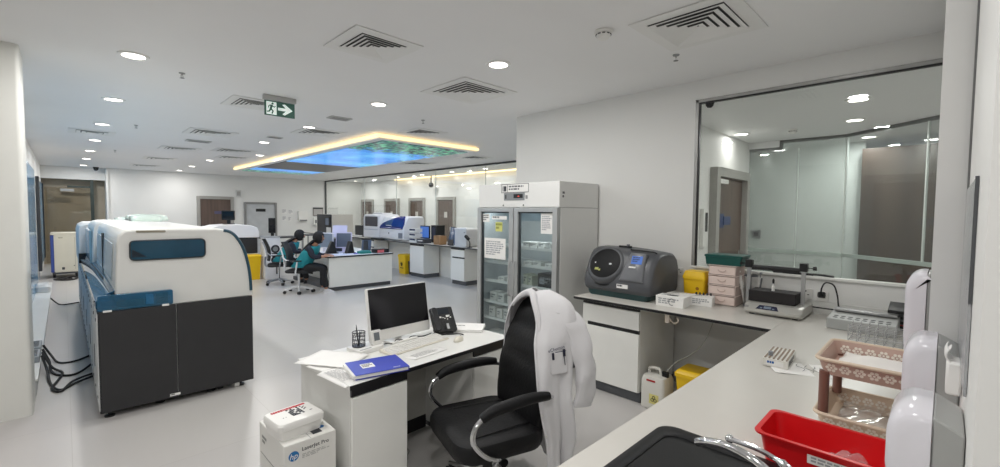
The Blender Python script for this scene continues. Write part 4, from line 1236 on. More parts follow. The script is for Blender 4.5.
# grey heating block with round wells
t = thing('heating_block', 'low grey metal block heater with round dark wells at the wall', 'heater', (3.86, .20, CZ))
m = MB().loft([[(0.0, y, 0.001) for y in (0, .375)] + [(.30, .375, .001), (.30, 0, .001)], [(0, 0, .075), (0, .375, .075), (.30, .375, .1), (.30, 0, .1)]])
mk('case', m, mat('grey enamel', '#a9aba9', .4, var=.03), t, bev=.006)
m = MB(frame((.0, .0, .0755), (0, 1, 0), (.30, 0, .025)))
for i in range(8):
    for j in range(2):
        m.lathe([(.013, 0), (.0145, .001), (.0145, -.0002), (0, -.0002)], (.045 + i * .041, .05 + j * .045, 0), 14)
mk('wells', m, mat('dark well', '#3a3b3c', .5), t)
mk('back_rail', MB().box(.2, .29, .01, .36, .1, .118), STEEL, t, bev=.004)

# wire tube rack and dark device beside it
t = thing('wire_rack', 'empty chrome wire tube rack standing behind the pink tray shelf', 'rack', (3.52, .15, CZ))
m = MB()
LX, LY = .2, .26
for z in (.012, .05, .095):
    for i in range(7): m.tube([(0, i * LY / 6, z), (LX, i * LY / 6, z)], .0022, 5)
    for j in range(5): m.tube([(j * LX / 4, 0, z), (j * LX / 4, LY, z)], .0022, 5)
mk('grid', m, CHROME, t)
m = MB()
for x in (0, LX):
    for i in range(7):
        m.tube([(x, i * LY / 6, 0.001), (x, i * LY / 6, .115)], .0026, 6)
mk('uprights', m, CHROME, t)
t = thing('test_tube_holder', 'dark stepped holder with black tilted lid in the corner by the third dispenser', 'device', (4.17, .1, CZ))
mk('body', MB().box(0, .16, 0, .15, 0.001, .11), mat('steel grey device', '#6a6c6e', .4), t, bev=.003)
mk('lid', MB(Matrix.Rotation(math.radians(-12), 4, 'Y')).box(-.03, .15, -.01, .165, .13, .155), BLACK, t, bev=.003)
m = MB()
for i in range(3): m.box(-.004, -.0005, .01, .14, .012 + i * .033, .032 + i * .033)
mk('slots', m, BLACK, t)
mk('red_strip', MB().box(-.0045, -.0041, .08, .14, .034, .04), REDINK, t)

# pen scribbles sheet + tube rack
o = sheet(2.72, .50, CZ + .0015, .5, 'thin white paper sheet with pen scribbles under the tube rack', .21, .297, 0, 3)
del o['group']
m = MB(Matrix.Translation((0, 0, .0028)))
rn = random.Random(5)
for k in range(5):
    pts = [(-.09 + k * .012 + i * .016, -.12 + k * .03 + .012 * math.sin(i * 2.1 + k) * (1 if i % 2 else -1), 0) for i in range(8)]
    m.tube(smoothpath(pts, 4), .0009, 4)
mk('scribble', m, INK, o)
t = thing('tube_rack', 'white test tube rack with striped top on the foreground worktop', 'rack', (2.64, .545, CZ + .003), math.radians(4))
mk('body', MB().box(0, .26, 0, .115, 0, .042), mat('white rack', '#e4e2db', .45), t, bev=.002)
m = MB()
for i in range(6): m.box(.006, .254, .004 + i * .0195, .0115 + i * .0195, .0422, .046)
mk('top_strips', m, mat('brown strip', '#8c7a68', .5), t, smooth=0)
label_plate('label', frame((-.0008, .10, .034), (0, -1, 0), (0, 0, 1)), .08, .026, t, PAPER, ink=BLUEINK, rows=1, seed=3)
bars('side_print', frame((.03, -.0008, .036), (1, 0, 0), (0, 0, 1)), .2, .03, 3, INK, t, 8)
tag(mk('stopper', MB().lathe([(0, 0), (.011, 0), (.012, .02), (.006, .024), (0, .024)], (0, 0, 0), 14), mat('grey cap', '#6b6c6e', .4), None, (2.69, .636, CZ + .049)), 'single grey stopper standing on the striped rack top', 'stopper')

# two tier pink basket shelf
BK = mat('beige basket plastic', '#d9c5ae', .4, var=.03)
PIK = mat('brown pink plastic', '#c0a092', .38, var=.04)
BRN = mat('brown leg plastic', '#7a5347', .4, var=.04)
t = thing('basket_shelf', 'two-tier beige and brown plastic basket shelf behind the red tray', 'shelf', (2.02, .035, CZ))
SX, SY = .345, .285
for (x, y) in ((.018, SY - .018), (SX - .018, SY - .018), (.018, .018), (SX - .018, .018)):
    mk('leg', MB().cyl((x, y, 0.045), (x, y, .215), .0165, seg=14), BRN, t)
def tier(z, h, cols):
    m = MB()
    R0 = rrect(SX - .03, SY - .03, .02, 4, SX / 2, SY / 2); R1 = rrect(SX + .01, SY + .01, .03, 4, SX / 2, SY / 2); R2 = rrect(SX, SY, .028, 4, SX / 2, SY / 2)
    m.loft([[(p[0], p[1], z) for p in R0], [(p[0], p[1], z + h) for p in R1], [(p[0], p[1], z + h) for p in R2], [(p[0], p[1], z + .004) for p in rrect(SX - .038, SY - .038, .018, 4, SX / 2, SY / 2)]])
    b = mk('basket', m, cols, t)
    mk('rim', MB().tube([(p[0], p[1], z + h) for p in rrect(SX + .016, SY + .016, .032, 5, SX / 2, SY / 2)], .007, 8, True), BK, b)
    return b
tp = tier(.204, .06, PIK); lw = tier(.001, .055, BK)
# flower cut-outs on the faces
def flowers(b, z, h, material, inner=False):
    m = MB()
    def fl(F):
        mm = MB(F); mm.bm.free(); mm.bm = m.bm
        for k in range(6):
            a = 2 * PI * k / 6
            mm.prism([(.0125 * math.cos(a) + .0058 * math.cos(q * PI / 4), .0125 * math.sin(a) + .0058 * math.sin(q * PI / 4)) for q in range(8)], 'z', -.0012, .0012)
        mm.prism([(.004 * math.cos(q * PI / 4), .004 * math.sin(q * PI / 4)) for q in range(8)], 'z', -.0012, .0012)
    sl = .02 / h
    def side(frames):
        nonlocal m
        m = MB()
        for F in frames: fl(F)
        mk('flower_pattern', m, material, b, smooth=0)
    side([frame((.005, .04 + i * .041, z + h * .5), (0, -1, 0), (-sl, 0, 1)) for i in range(6)])
    side([frame((.04 + i * .038, SY - .005, z + h * .5), (-1, 0, 0), (0, sl, 1)) for i in range(8)])
    side([frame((.04 + i * .038, .012, z + h * .5), (1, 0, 0), (0, -sl, 1)) for i in range(8)])
    side([frame((SX - .012, .04 + i * .041, z + h * .5), (0, -1, 0), (sl, 0, 1)) for i in range(6)])
flowers(tp, .204, .06, mat('cream flower relief', '#efe6da', .5)); flowers(lw, .001, .055, mat('pale flower relief', '#efe8dc', .5))
m = MB()
for i in range(8):
    for j in range(5):
        m.box(.05 + i * .034, .072 + i * .034, .05 + j * .036, .06 + j * .036, .2085, .2096)
mk('floor_slots', m, MATS['dark well'], tp, smooth=0)
cl = tag(mk('folded_towel', MB().surf(lambda u, v: (2.06 + .265 * u, .085 + .19 * v, CZ + .224 + .02 * math.sin(PI * u) * math.sin(PI * v) + .006 * math.sin(9 * u + 4 * v)), 18, 14), mat('white towel', '#efece6', .85, bump=.1), None, solid=.012), 'white folded cloth lying in the top tier of the basket shelf', 'cloth')
bg = glass('clear plastic bag', '#ffffff', 1.6, rough=.1, film=.2)
rn = random.Random(2)
tag(mk('plastic_bag', MB().surf(lambda u, v: (2.06 + .26 * u, .08 + .19 * v, CZ + .022 + .02 * math.sin(PI * u) * math.sin(PI * v) + .007 * math.sin(13 * u + 7 * v) * math.sin(9 * v)), 20, 16), bg, None), 'crumpled clear bag lying in the lower tier of the basket shelf', 'bag')

# red tray
RED = mat('red plastic', '#d4161c', .3, var=.04)
t = thing('red_tray', 'bright red plastic tray on the worktop beside the black sink', 'tray', (1.7, .24, CZ), 0)
m = MB()
def rr(w_, d_, z, r=.03): return [(p[0], p[1], z) for p in rrect(w_, d_, r)]
m.loft([rr(.19, .3, .001), rr(.215, .33, .093), rr(.238, .355, .094), rr(.24, .357, .1), rr(.212, .328, .1), rr(.185, .296, .006)])
mk('tray', m, RED, t, smooth=50)
label_plate('label', frame((-.1075, .03, .075), (0, -1, 0), (-.13, 0, 1)), .12, .028, t, PAPER, ink=mat('grey carton print', '#84868a', .6), rows=2, seed=11, th=.002)
tag(mk('plastic_bag', MB().surf(lambda u, v: (1.635 + .12 * u + .01 * math.sin(7 * v), .11 + .14 * v, CZ + .012 + .06 * math.sin(PI * u) * math.sin(PI * v) ** .7 + .012 * math.sin(17 * u + 5 * v) * math.sin(11 * v + 2 * u)), 24, 24), bg, None), 'crumpled clear plastic bag inside the red tray', 'bag')

# sink
SKM = mat('black composite sink', '#151618', .4, var=.1, scale=40, bump=.06, bscale=200, spec=.35)
t = thing('sink', 'black composite sink set into the foreground worktop', 'sink', (1.2925, .46, CZ))
m = MB()
def sr(w_, d_, r, z, cx=0, cy=0): return [(p[0], p[1], z) for p in rrect(w_, d_, r, 6, cx, cy)]
m.loft([sr(.63, .53, .06, .0005), sr(.635, .535, .06, .006), sr(.62, .52, .055, .009), sr(.535, .40, .06, .009, 0, .03), sr(.52, .385, .055, .003, 0, .03), sr(.50, .365, .05, -.17, 0, .03), sr(.40, .26, .06, -.185, 0, .03)])
mk('bowl', m, SKM, t, smooth=40)
mk('drain', MB().lathe([(0, -.184), (.03, -.184), (.038, -.1835), (.038, -.181), (.03, -.182), (0, -.183)], (0, .03, 0), 20), CHROME, t)
t = thing('mixer_tap', 'chrome mixer tap with long lever over the black sink', 'tap', (1.17, .2, CZ + .01))
mk('base', MB().lathe([(0, 0), (.026, 0), (.026, .012), (.02, .02), (.02, .09), (0, .09)], seg=20), CHROME, t)
mk('spout', MB().tube(smoothpath([(0, 0, .06), (-.01, .02, .14), (.005, .09, .19), (.03, .17, .195), (.055, .235, .175), (.07, .262, .158)], 6), .0115, 14), CHROME, t)
mk('lever', MB().tube(smoothpath([(.01, 0, .09), (.045, .03, .17), (.055, .09, .2), (.056, .172, .205)], 6), [.012] * 10 + [.0065] * 9, 10), CHROME, t)
mk('lever_knob', MB().sph((.056, .176, .205), .011), CHROME, t)

# ------------------------------------------------------------------ dispensers on the near wall
LAV = mat('white dispenser cover', '#dedce2', .22, var=.01)
LAVG = mat('grey dispenser back', '#a6a7a5', .35)
def dispenser(name, label, x, y, z, w, d, h, back, grp):
    t = thing(name, label, 'dispenser', (x, y, z), 0, grp)
    m = MB(); rings = []
    def prof(ins):
        pts = []
        dd = d - ins
        hh = h - ins
        for i in range(9):
            a = PI / 2 * i / 8
            pts.append((dd - .045 + .045 * math.sin(a), hh - .06 + .06 * math.cos(a)))
        return [(back + .001, hh)] + pts + [(dd, h * .45), (dd - .012, ins), (back + .001, ins)]
    for xx, ins in ((0, .022), (.006, .01), (.018, .0), (w - .018, .0), (w - .006, .01), (w, .022)):
        rings.append([(xx, p[0], p[1]) for p in prof(ins)])
    m.loft(rings); mk('cover', m, LAV, t, smooth=50)
    mk('back_box', MB().loft([[(.004, .001, .0), (w - .004, .001, 0), (w - .004, back, 0), (.004, back, 0)], [(.004, .001, h - .03 if back > .02 else h - .004), (w - .004, .001, h - .03 if back > .02 else h - .004), (w - .004, back, h - .004), (.004, back, h - .004)]]), LAVG, t, bev=.004)
    mk('view_slot', MB().prism(rrect(.012, h * .3, .005, 3, d - .002, h * .4), 'x', w * .42, w * .58) if False else MB().box(w * .42, w * .58, d - .004, d + .001, h * .3, h * .6), mat('dark view slot', '#2b3a5c', .2), t, bev=.002)
    return t
dispenser('towel_dispenser', 'nearest white wall dispenser with grey back, above the red tray', 1.25, -.0448, 1.06, .2, .119, .235, .048, 'white wall dispensers above the sink')
dispenser('towel_dispenser', 'middle white wall dispenser with grey back, half behind the nearest one', 1.72, -.0448, 1.075, .2, .119, .272, .048, 'white wall dispensers above the sink')
dispenser('soap_dispenser', 'farthest white wall dispenser, tall and narrow, in front of the window corner', 2.1, .0272, 1.1, .2, .065, .408, .01, 'white wall dispensers above the sink')
t = thing('paper_towels', 'crumpled white paper towels sticking up between the two nearest dispensers', 'paper towels', (1.6, -.0448, 1.245))
mk('stack', MB().box(0, .08, .001, .03, 0, .085), PAPER, t, bev=.006)
mk('loose_towel', MB().surf(lambda u, v: (.002 + .085 * u, (.012 + .018 * math.sin(2.3 * v) + .004 * math.sin(9 * u)), .07 + .045 * v + .006 * math.sin(14 * u)), 12, 10), PAPER, t, solid=.002)
t = thing('wall_mirror', 'narrow grey wall mirror on the near wall above the dispensers', 'mirror', (1.33, -.0449, 1.32))
mk('glass', MB().box(.004, .60, .001, .006, .004, .46), mat('grey mirror', '#b9bbbd', .25, metal=.6), t)
mk('edge', MB().box(0, .0039, .0005, .0065, 0.2, .465), mat('dark mirror edge', '#4d4f52', .4), t)

# ------------------------------------------------------------------ below the back worktop
JM = mat('milky plastic', '#dcdad2', .4, var=.03)
t = thing('jerrycan', 'milky white jerrycan with biohazard label on the floor beside the cabinet', 'jerrycan', (3.70, 1.74, 0), 0)
m = MB().loft([[(p[0], p[1], z) for p in rrect(w_, d_, .03)] for z, w_, d_ in ((.001, .2, .2), (.01, .215, .215), (.25, .215, .215), (.285, .19, .19), (.292, .15, .15))])
mk('body', m, JM, t)
mk('handle', MB().tube(smoothpath([(0, .075, .285), (0, .07, .33), (0, 0, .34), (0, -.02, .33), (0, -.03, .288)], 5), .014, 10), JM, t)
mk('cap', MB().cyl((0, -.07, .285), (0, -.07, .325), .03, seg=18), BLACK, t)
m = MB(frame((-.1085, -.02, .1), (0, -1, 0), (0, 0, 1))); m.prism([(.06 * math.cos(PI / 4 + PI / 2 * k) , .06 * math.sin(PI / 4 + PI / 2 * k)) for k in range(4)], 'z', -.0005, .0008)
lb = mk('hazard_label', m, mat('pale yellow label', '#e2d98a', .6), t)
m = MB(frame((-.1096, -.02, .1), (0, -1, 0), (0, 0, 1)))
for k in range(3):
    a = PI / 2 + 2 * PI * k / 3
    m.tube([(.015 * math.cos(a) + .012 * math.cos(q * PI / 6), .015 * math.sin(a) + .012 * math.sin(q * PI / 6), 0) for q in range(13)], .003, 5)
mk('hazard_mark', m, BLACK, lb)
m = MB(frame((-.1085, .05, .26), (0, -1, 0), (0, 0, 1))); m.box(0, .08, -.012, .004, -.0005, .0008); mk('red_label', m, REDINK, t)
def yellow_bin(label, x, y, rz, w=.28, d=.25, h=.38, grp=None, mark=True, lidname='lid'):
    t = thing('waste_bin', label, 'bin', (x, y, 0), rz, grp)
    m = MB().loft([[(p[0], p[1], z) for p in rrect(a, b, .02)] for z, a, b in ((.001, w * .86, d * .86), (h - .06, w, d))])
    mk('body', m, YEL, t)
    m = MB().loft([[(p[0], p[1], z) for p in rrect(a, b, .022)] for z, a, b in ((h - .059, w + .02, d + .02), (h - .03, w + .02, d + .02), (h - .002, w * .9, d * .9), (h, w * .85, d * .85))])
    mk('lid', m, YEL, t)
    if mark:
        m = MB(frame((0, -d * .475 - .002, h * .5), (1, 0, 0), (0, -.06, 1)))
        s = w / .28
        for k in range(3):
            a = PI / 2 + 2 * PI * k / 3
            m.tube([(s * (.03 * math.cos(a) + .024 * math.cos(a + PI + q * PI / 7)), s * (.03 * math.sin(a) + .024 * math.sin(a + PI + q * PI / 7)), 0) for q in range(-5, 6)], .007 * s, 5)
        m.tube([(s * .022 * math.cos(q * PI / 8), s * .022 * math.sin(q * PI / 8), 0) for q in range(16)], .004 * s, 5, True)
        m.box(-.06 * s, .06 * s, -.09 * s, -.075 * s, -.003, .003)
        mk('hazard_mark', m, mat('black print', '#1c1a10', .6), t)
    return t
yellow_bin('yellow waste bin under the worktop, beside the milky jerrycan', 3.79, 1.44, -PI / 2, .26, .24, .39, None, False)
t = tag(mk('hose', MB().tube(smoothpath([(3.7, 1.66, .33), (3.74, 1.6, .42), (3.85, 1.5, .5), (3.95, 1.43, .62), (4.05, 1.38, .86)]), .004, 6), mat('clear hose', '#b3b2aa', .3)), 'thin clear drain hose running up from the jerrycan to the worktop', 'hose')
t = tag(mk('lead', MB().tube(smoothpath([(3.56, 1.6, .868), (3.56, 1.58, .83), (3.57, 1.545, .8), (3.57, 1.515, .825), (3.575, 1.53, .85)]), .006, 6).box(3.55, 3.575, 1.585, 1.62, .80, .868), mat('pale bracket', '#c9beb0', .5)), 'small pale bracket and lead hanging under the worktop edge', 'bracket')

# light switch seen through the window
t = thing('wall_socket', 'grey square switch plate on the partition seen above the shaker', 'socket', (GW - .012, 2.14, 1.40))
mk('plate', MB().prism(rrect(.13, .13, .01), 'x', -.015, 0), mat('grey switch plate', '#777a7b', .4), t, bev=.003)
mk('button', MB().box(-.019, -.0152, -.03, .03, -.03, .03), mat('dark switch button', '#4a4c4e', .4), t)
t = thing('call_panel', 'small white door access panel seen through the window left of the brown door', 'panel', (5.95, 2.279, 1.28))
mk('box', MB().box(0, .16, -.05, 0, 0, .5), WPL, t, bev=.004)
mk('screen', MB().box(.05, .13, -.053, -.0505, .2, .45), BLACK, t)
# ------------------------------------------------------------------ two door glass fridge
FW, FD, FH = 1.24, .72, 2.04
t = fr = thing('fridge', 'tall white two-door glass laboratory fridge against the right wall', 'fridge', (3.65, 4.06, 0), -PI / 2)
FWH = mat('fridge white', '#e9e9e6', .35, var=.01)
FGR = mat('fridge grey frame', '#b4b6b6', .35, metal=.3)
FIN = mat('fridge inside', '#c2c9cc', .5, var=.04)
m = MB().box(0, .03, .03, FD, .1, 1.765).box(FW - .03, FW, .03, FD, .1, 1.765).box(.03, FW - .03, FD - .03, FD, .1, 1.765).box(.03, FW - .03, .03, FD - .03, .1, .13)
mk('body', m, FWH, t, smooth=0)
m = MB().box(.031, .034, .04, FD - .031, .131, 1.764).box(FW - .034, FW - .031, .04, FD - .031, .131, 1.764).box(.034, FW - .034, FD - .036, FD - .031, .131, 1.764).box(.034, FW - .034, .04, FD - .036, .131, .135)
mk('liner', m, FIN, t, smooth=0)
hd = mk('header', MB().box(0, FW, 0.0, FD, 1.766, FH), FWH, t, bev=.006)
mk('kick_plate', MB().box(.01, FW - .01, .05, FD - .05, 0, .099), PLINTH, t)
mk('divider', MB().box(.597, .627, .032, .07, .13, 1.765), FGR, t)
FG = glass('fridge glass', '#eef2f2', 1.2)
for i in range(2):
    x0, x1 = (.004, .604) if i == 0 else (.618, FW - .004)
    b = .062
    m = MB().box(x0, x0 + b, -.03, .028, .105, 1.76).box(x1 - b, x1, -.03, .028, .105, 1.76).box(x0 + b, x1 - b, -.03, .028, .105, .18).box(x0 + b, x1 - b, -.03, .028, 1.715, 1.76)
    d = mk('door', m, FGR, t, bev=.003)
    mk('pane', MB().box(x0 + b, x1 - b, -.004, .004, .18, 1.715), FG, d)
    mk('gasket', MB().box(x0 + b, x0 + b + .012, -.012, .02, .18, 1.715).box(x1 - b - .012, x1 - b, -.012, .02, .18, 1.715).box(x0 + b, x1 - b, -.012, .02, 1.7, 1.715), mat('dark gasket', '#3b3f42', .5), d)
    hx = x1 - .03 if i == 0 else x0 + .03
    mk('handle', MB().tube([(hx, -.03, .75), (hx, -.06, .77), (hx, -.06, 1.13), (hx, -.03, 1.15)], .009, 8), FGR, d)
    if i == 0:
        P = lambda u, z: frame((u, -.0055, z), (1, 0, 0), (0, 0, 1))
        label_plate('notice', P(.11, 1.40), .36, .245, d, PAPER, ink=mat('faint print', '#a9abb0', .7), rows=7, seed=4, th=.001)
        label_plate('yellow_sticker', P(.30, 1.593), .115, .11, d, mat('yellow label', '#d2d37c', .5), ink=mat('faint green print', '#8c9440', .6), rows=2, seed=2, th=.001)
        label_plate('square_sticker', P(.075, 1.69), .12, .1, d, PAPER, ink=mat('grey letters', '#66686c', .6), rows=3, seed=6, th=.001)
        label_plate('name_strip', P(.235, 1.665), .25, .042, d, PAPER, ink=mat('grey letters', '#66686c', .6), rows=1, seed=7, th=.001)
    else:
        label_plate('notice', P(1.0, 1.703), .165, .22, d, PAPER, ink=mat('faint print', '#a9abb0', .7), rows=8, seed=14, th=.001)
    for k, z in enumerate((.42, .62, .88, 1.11, 1.31)):
        sx0, sx1 = (.05, .597) if i == 0 else (.627, FW - .05)
        m = MB().box(sx0, sx1, .06, .075, z - .012, z).box(sx0, sx1, FD - .09, FD - .075, z - .012, z)
        for q in range(16):
            x = sx0 + .01 + (sx1 - sx0 - .02) * q / 15
            m.box(x - .0025, x + .0025, .075, FD - .09, z - .006, z - .001)
        m.box(sx0, sx1, .05, .06, z - .02, z + .012)
        mk('wire_shelf', m, mat('white shelf wire', '#e3e6e6', .35), t, smooth=0)
F0 = frame((0, -.0008, 0), (1, 0, 0), (0, 0, 1))
pl_ = label_plate('name_plate', F0 @ Matrix.Translation((.39, 2.033, .0008)), .425, .1, t, PAPER, th=.0015)
m = MB(F0 @ Matrix.Translation((.39, 2.033, .001)))
for (a, b, c, d) in ((0, .425, -.006, 0), (0, .425, -.1, -.094), (0, .006, -.1, 0), (.419, .425, -.1, 0), (.095, .101, -.1, 0)): m.box(a, b, c, d, 0, .0006)
mk('border', m, INK, pl_, smooth=0)
bars('lettering', F0 @ Matrix.Translation((.51, 2.012, .0012)), .28, .06, 2, mat('grey letters', '#66686c', .6), pl_, 3)
m = MB(F0 @ Matrix.Translation((.41, 1.95, .001))); m.box(0, .012, 0, .06, 0, .0008).box(.02, .06, .0, .06, 0, .0008); mk('code_letters', m, INK, pl_)
cp_ = mk('control_panel', MB(F0).box(.435, .755, 1.845, 1.93, 0, .004), mat('controller grey', '#8d9092', .4), t)
m = MB(F0); m.box(.46, .475, 1.865, 1.91, .004, .007).box(.59, .73, 1.87, 1.915, .004, .006); mk('dark_display', m, BLACK, cp_)
m = MB(F0); m.box(.655, .68, 1.885, 1.895, .0062, .007); mk('red_digits', m, emis('red digits', '#ff4a3a', 1.2, '#300808'), cp_)
m = MB(F0); m.box(.77, .80, 1.86, 1.9, 0, .002); mk('sticker', m, mat('grey sticker', '#9a9a9a', .5), t)
mk('lock', MB(F0).cyl((.425, 1.79, 0), (.425, 1.79, .006), .008).cyl((.74, 1.79, 0), (.74, 1.79, .006), .008), BLACK, t)
bars('side_sticker', frame((FW + .0006, .05, 1.93), (0, 1, 0), (0, 0, 1)), .045, .075, 2, INK, t, 4)
mk('side_seam', MB().box(FW, FW + .0008, 0, FD, 1.762, 1.766), mat('seam grey', '#9d9d9b', .5), t)
for u_ in (.32, .92):                       # added lamps that lighten the dark interior
    L_ = bpy.data.lights.new('fridge_fill_light', 'AREA'); L_.shape = 'RECTANGLE'; L_.size = .45; L_.size_y = .12; L_.energy = 1.6; L_.color = (.95, .98, 1)
    o_ = bpy.data.objects.new('fridge_fill_light', L_); COL.objects.link(o_); o_.parent = t; o_.location = (u_, .14, 1.755)
# contents: every packet its own thing
def fx(u, v, z): return (3.65 + v, 4.06 - u, z)
kitm = mat('white kit box', '#e8e9e6', .6, var=.03)
n_ = 0
side_nm = ('left', 'right')
shelf_nm = {.42: 'lowest', .62: 'second', .88: 'third', 1.11: 'fourth', 1.31: 'top'}
rn = random.Random(11)
ordn = ['first', 'second', 'third', 'fourth', 'fifth', 'sixth']
def kit(u, v, z, w, d, h, label, material=None, printc=INK):
    o = thing('kit_box', label, 'box', fx(u, v, z), -PI / 2, 'boxes inside the fridge')
    mk('carton', MB().box(-w / 2, w / 2, -d / 2, d / 2, 0.001, h), material or kitm, o, bev=.002)
    bars('print', frame((-w * .36, -d / 2 - .0005, h * .75), (1, 0, 0), (0, 0, 1)), w * .7, h * .5, 2, mat('grey kit print', '#7d8288', .6), o, int(u * 100 + z * 10))
    return o
for (zs, us, h) in ((.135, (.14, .26, .38, .5), .11), (.42, (.14, .27, .39, .51), .12), (.62, (.16, .29, .45), .10), (.88, (.30, .44), .055), (1.11, (.2, .46), .06)):
    for i, u in enumerate(us):
        nm = shelf_nm.get(zs, 'bottom')
        kit(u, .17, zs, rn.uniform(.09, .115), .14, h * rn.uniform(.85, 1.1), 'white kit box in the fridge left side, %s shelf, %s from left' % (nm, ordn[i]))
for (zs, us, h) in ((.62, (.70, .83, .98, 1.11), .10), (.42, (.72, .86, 1.0), .12), (.88, (.69, .76), .12), (1.11, (.72, .86, 1.02), .045), (1.31, (.70, .80, .92, 1.1), .07)):
    for i, u in enumerate(us):
        nm = shelf_nm[zs]
        kit(u, .17, zs, .06 if zs == .88 else rn.uniform(.09, .12), .14, h * rn.uniform(.8, 1.1), 'white kit box in the fridge right side, %s shelf, %s from left' % (nm, ordn[i]), mat('pale green kit box', '#cfd6c6', .6) if zs == .88 else None)
o = kit(1.02, .19, .88, .27, .2, .155, 'black carton standing on the third shelf of the fridge right side', mat('black carton', '#2a2c31', .5))
label_plate('label', frame((-.11, -.1008, .1), (1, 0, 0), (0, 0, 1)), .07, .06, o, mat('grey label', '#8c939b', .6), th=.0004)
for i, u in enumerate((1.12, 1.155)):
    o = thing('reagent_bottle', ('brown bottle at the right end of the fourth fridge shelf, %s one' % ('left' if i == 0 else 'right')), 'bottle', fx(u, .15, 1.111), 0, 'bottles inside the fridge')
    mk('bottle', MB().lathe([(0, 0), (.016, 0), (.016, .1), (.008, .115), (.008, .13), (0, .13)], seg=14), mat('brown bottle', '#3c2f28', .3), o)
    mk('cap', MB().lathe([(0, .1305), (.01, .1305), (.01, .15), (0, .15)], seg=14), WPL, o)
m = MB()

# ------------------------------------------------------------------ big analyzer line on the left
AW = mat('analyzer white', '#e4e4e0', .36, var=.012)
AWS = mat('analyzer side white', '#d5d6d3', .45, var=.03)
BLUA = glass('blue acrylic', '#6fb4d2', 1.2, film=.3, filmcol='#3f8db4')
BLUD = mat('dark blue window', '#1f4a60', .12, var=.2, scale=3)
t = big = thing('lab_analyzer', 'huge white and dark grey automated analyzer filling the left of the room', 'analyzer', (.168, 4.72, 0))
LY_ = 6.4
mk('base_cabinet', MB().box(.012, 1.11, .022, LY_, .09, .868), AWS, t, bev=.004)
mk('front_panel', MB().prism(rrect(.512, .825, .006, 2, .2565, .4635), 'y', 0, .02), DGREY, t, bev=.002)
mk('front_panel', MB().prism(rrect(.60, .825, .006, 2, .818, .4635), 'y', 0, .02), DGREY, t, bev=.002)
mk('under_frame', MB().box(.05, 1.0, .1, LY_ - .1, .05, .0895), BLACK, t)
label_plate('label', frame((.455, -.0008, .087), (1, 0, 0), (0, 0, 1)), .075, .022, t, PAPER, ink=INK, rows=1, seed=4, th=.001)
for (x, y) in ((.06, .06), (.40, .12), (.78, .1), (1.02, .07), (.06, 3.0), (.06, 5.9), (1.02, 3.0)):
    mk('levelling_foot', MB().lathe([(0, 0), (.034, 0), (.034, .012), (.012, .022), (.012, .0495), (0, .0495)], (x, y, 0), 16), BLACK, t)
m = MB().cyl((.83, .09, .03), (.87, .09, .03), .03, seg=16); mk('caster', m, BLACK, t)
mk('caster', MB().cyl((.96, .05, .03), (1.0, .05, .03), .03, seg=16), WPL, t)
# left side panel with bolts and grips
sp = mk('side_panel', MB().box(-.004, .011, .0, LY_, .07, .868), mat('side panel grey', '#c2c4c4', .45, var=.03), t, bev=.003)
BLT = mat('dark bolts', '#4e5154', .5)
for y in [.12 + .35 * i for i in range(18)]:
    mk('bolt', MB().cyl((-.008, y, .80), (-.0041, y, .80), .014, seg=10), BLT, sp); mk('bolt', MB().cyl((-.008, y, .16), (-.0041, y, .16), .012, seg=10), BLT, sp)
for y in (.5, 1.4, 2.4, 3.5, 4.6):
    mk('grip', MB().prism(rrect(.07, .2, .03, 5, y, .42), 'x', -.0075, -.0042), mat('grip slot', '#6d7072', .5), sp)
mk('panel_seams', MB().box(-.0048, -.0041, .95, .956, .08, .86).box(-.0048, -.0041, 2.0, 2.006, .08, .86).box(-.0048, -.0041, 3.1, 3.106, .08, .86).box(-.0048, -.0041, 4.3, 4.306, .08, .86), MATS['dark bolts'], sp, smooth=0)
# sample track along the left edge under blue acrylic
mk('track_bed', MB().box(.0, .14, .02, 5.0, .869, .89), mat('track dark', '#3a4650', .4), t)
m = MB()
for i in range(13): m.box(.03, .11, .2 + i * .36, .32 + i * .36, .8905, .93)
for i in range(13): m.box(.05, .09, .4 + i * .36, .43 + i * .36, .8905, .945)
mk('track_parts', m, mat('track parts', '#9aa2a8', .4), t, smooth=0)
for k, (y0, y1) in enumerate(((.1, 1.5), (1.52, 2.9), (2.92, 4.9))):
    mk('track_cover', MB().prism([(-.003, .89), (-.003, .95), (.05, 1.0), (.12, 1.03), (.128, 1.03), (.128, 1.022), (.054, .992), (.006, .944), (.006, .89)], 'y', y0, y1), BLUA, t)
m = MB()
for i in range(14): m.box(-.006, .004, .15 + i * .34, .25 + i * .34, .872, .892)
mk('white_clips', m, WPL, t, smooth=0)
# blue front acrylic with things in it
ac = mk('front_acrylic', MB().prism(rrect(.49, .125, .012, 4, .248, .943), 'y', -.003, .05), BLUA, t, bev=.004)
m = MB().box(.38, .46, .012, .045, .9, .985).box(.12, .3, .012, .045, .9, .95); mk('inner_parts', m, mat('dark inner parts', '#14222e', .5), ac)
mk('inner_pale_part', MB().box(.31, .36, .008, .046, .9, .98), mat('blue pale part', '#7fb6d0', .4), ac)
mk('bracket', MB().box(.415, .465, -.01, .012, .871, .889).box(.035, .09, -.01, .012, .871, .887), WPL, t, bev=.003)
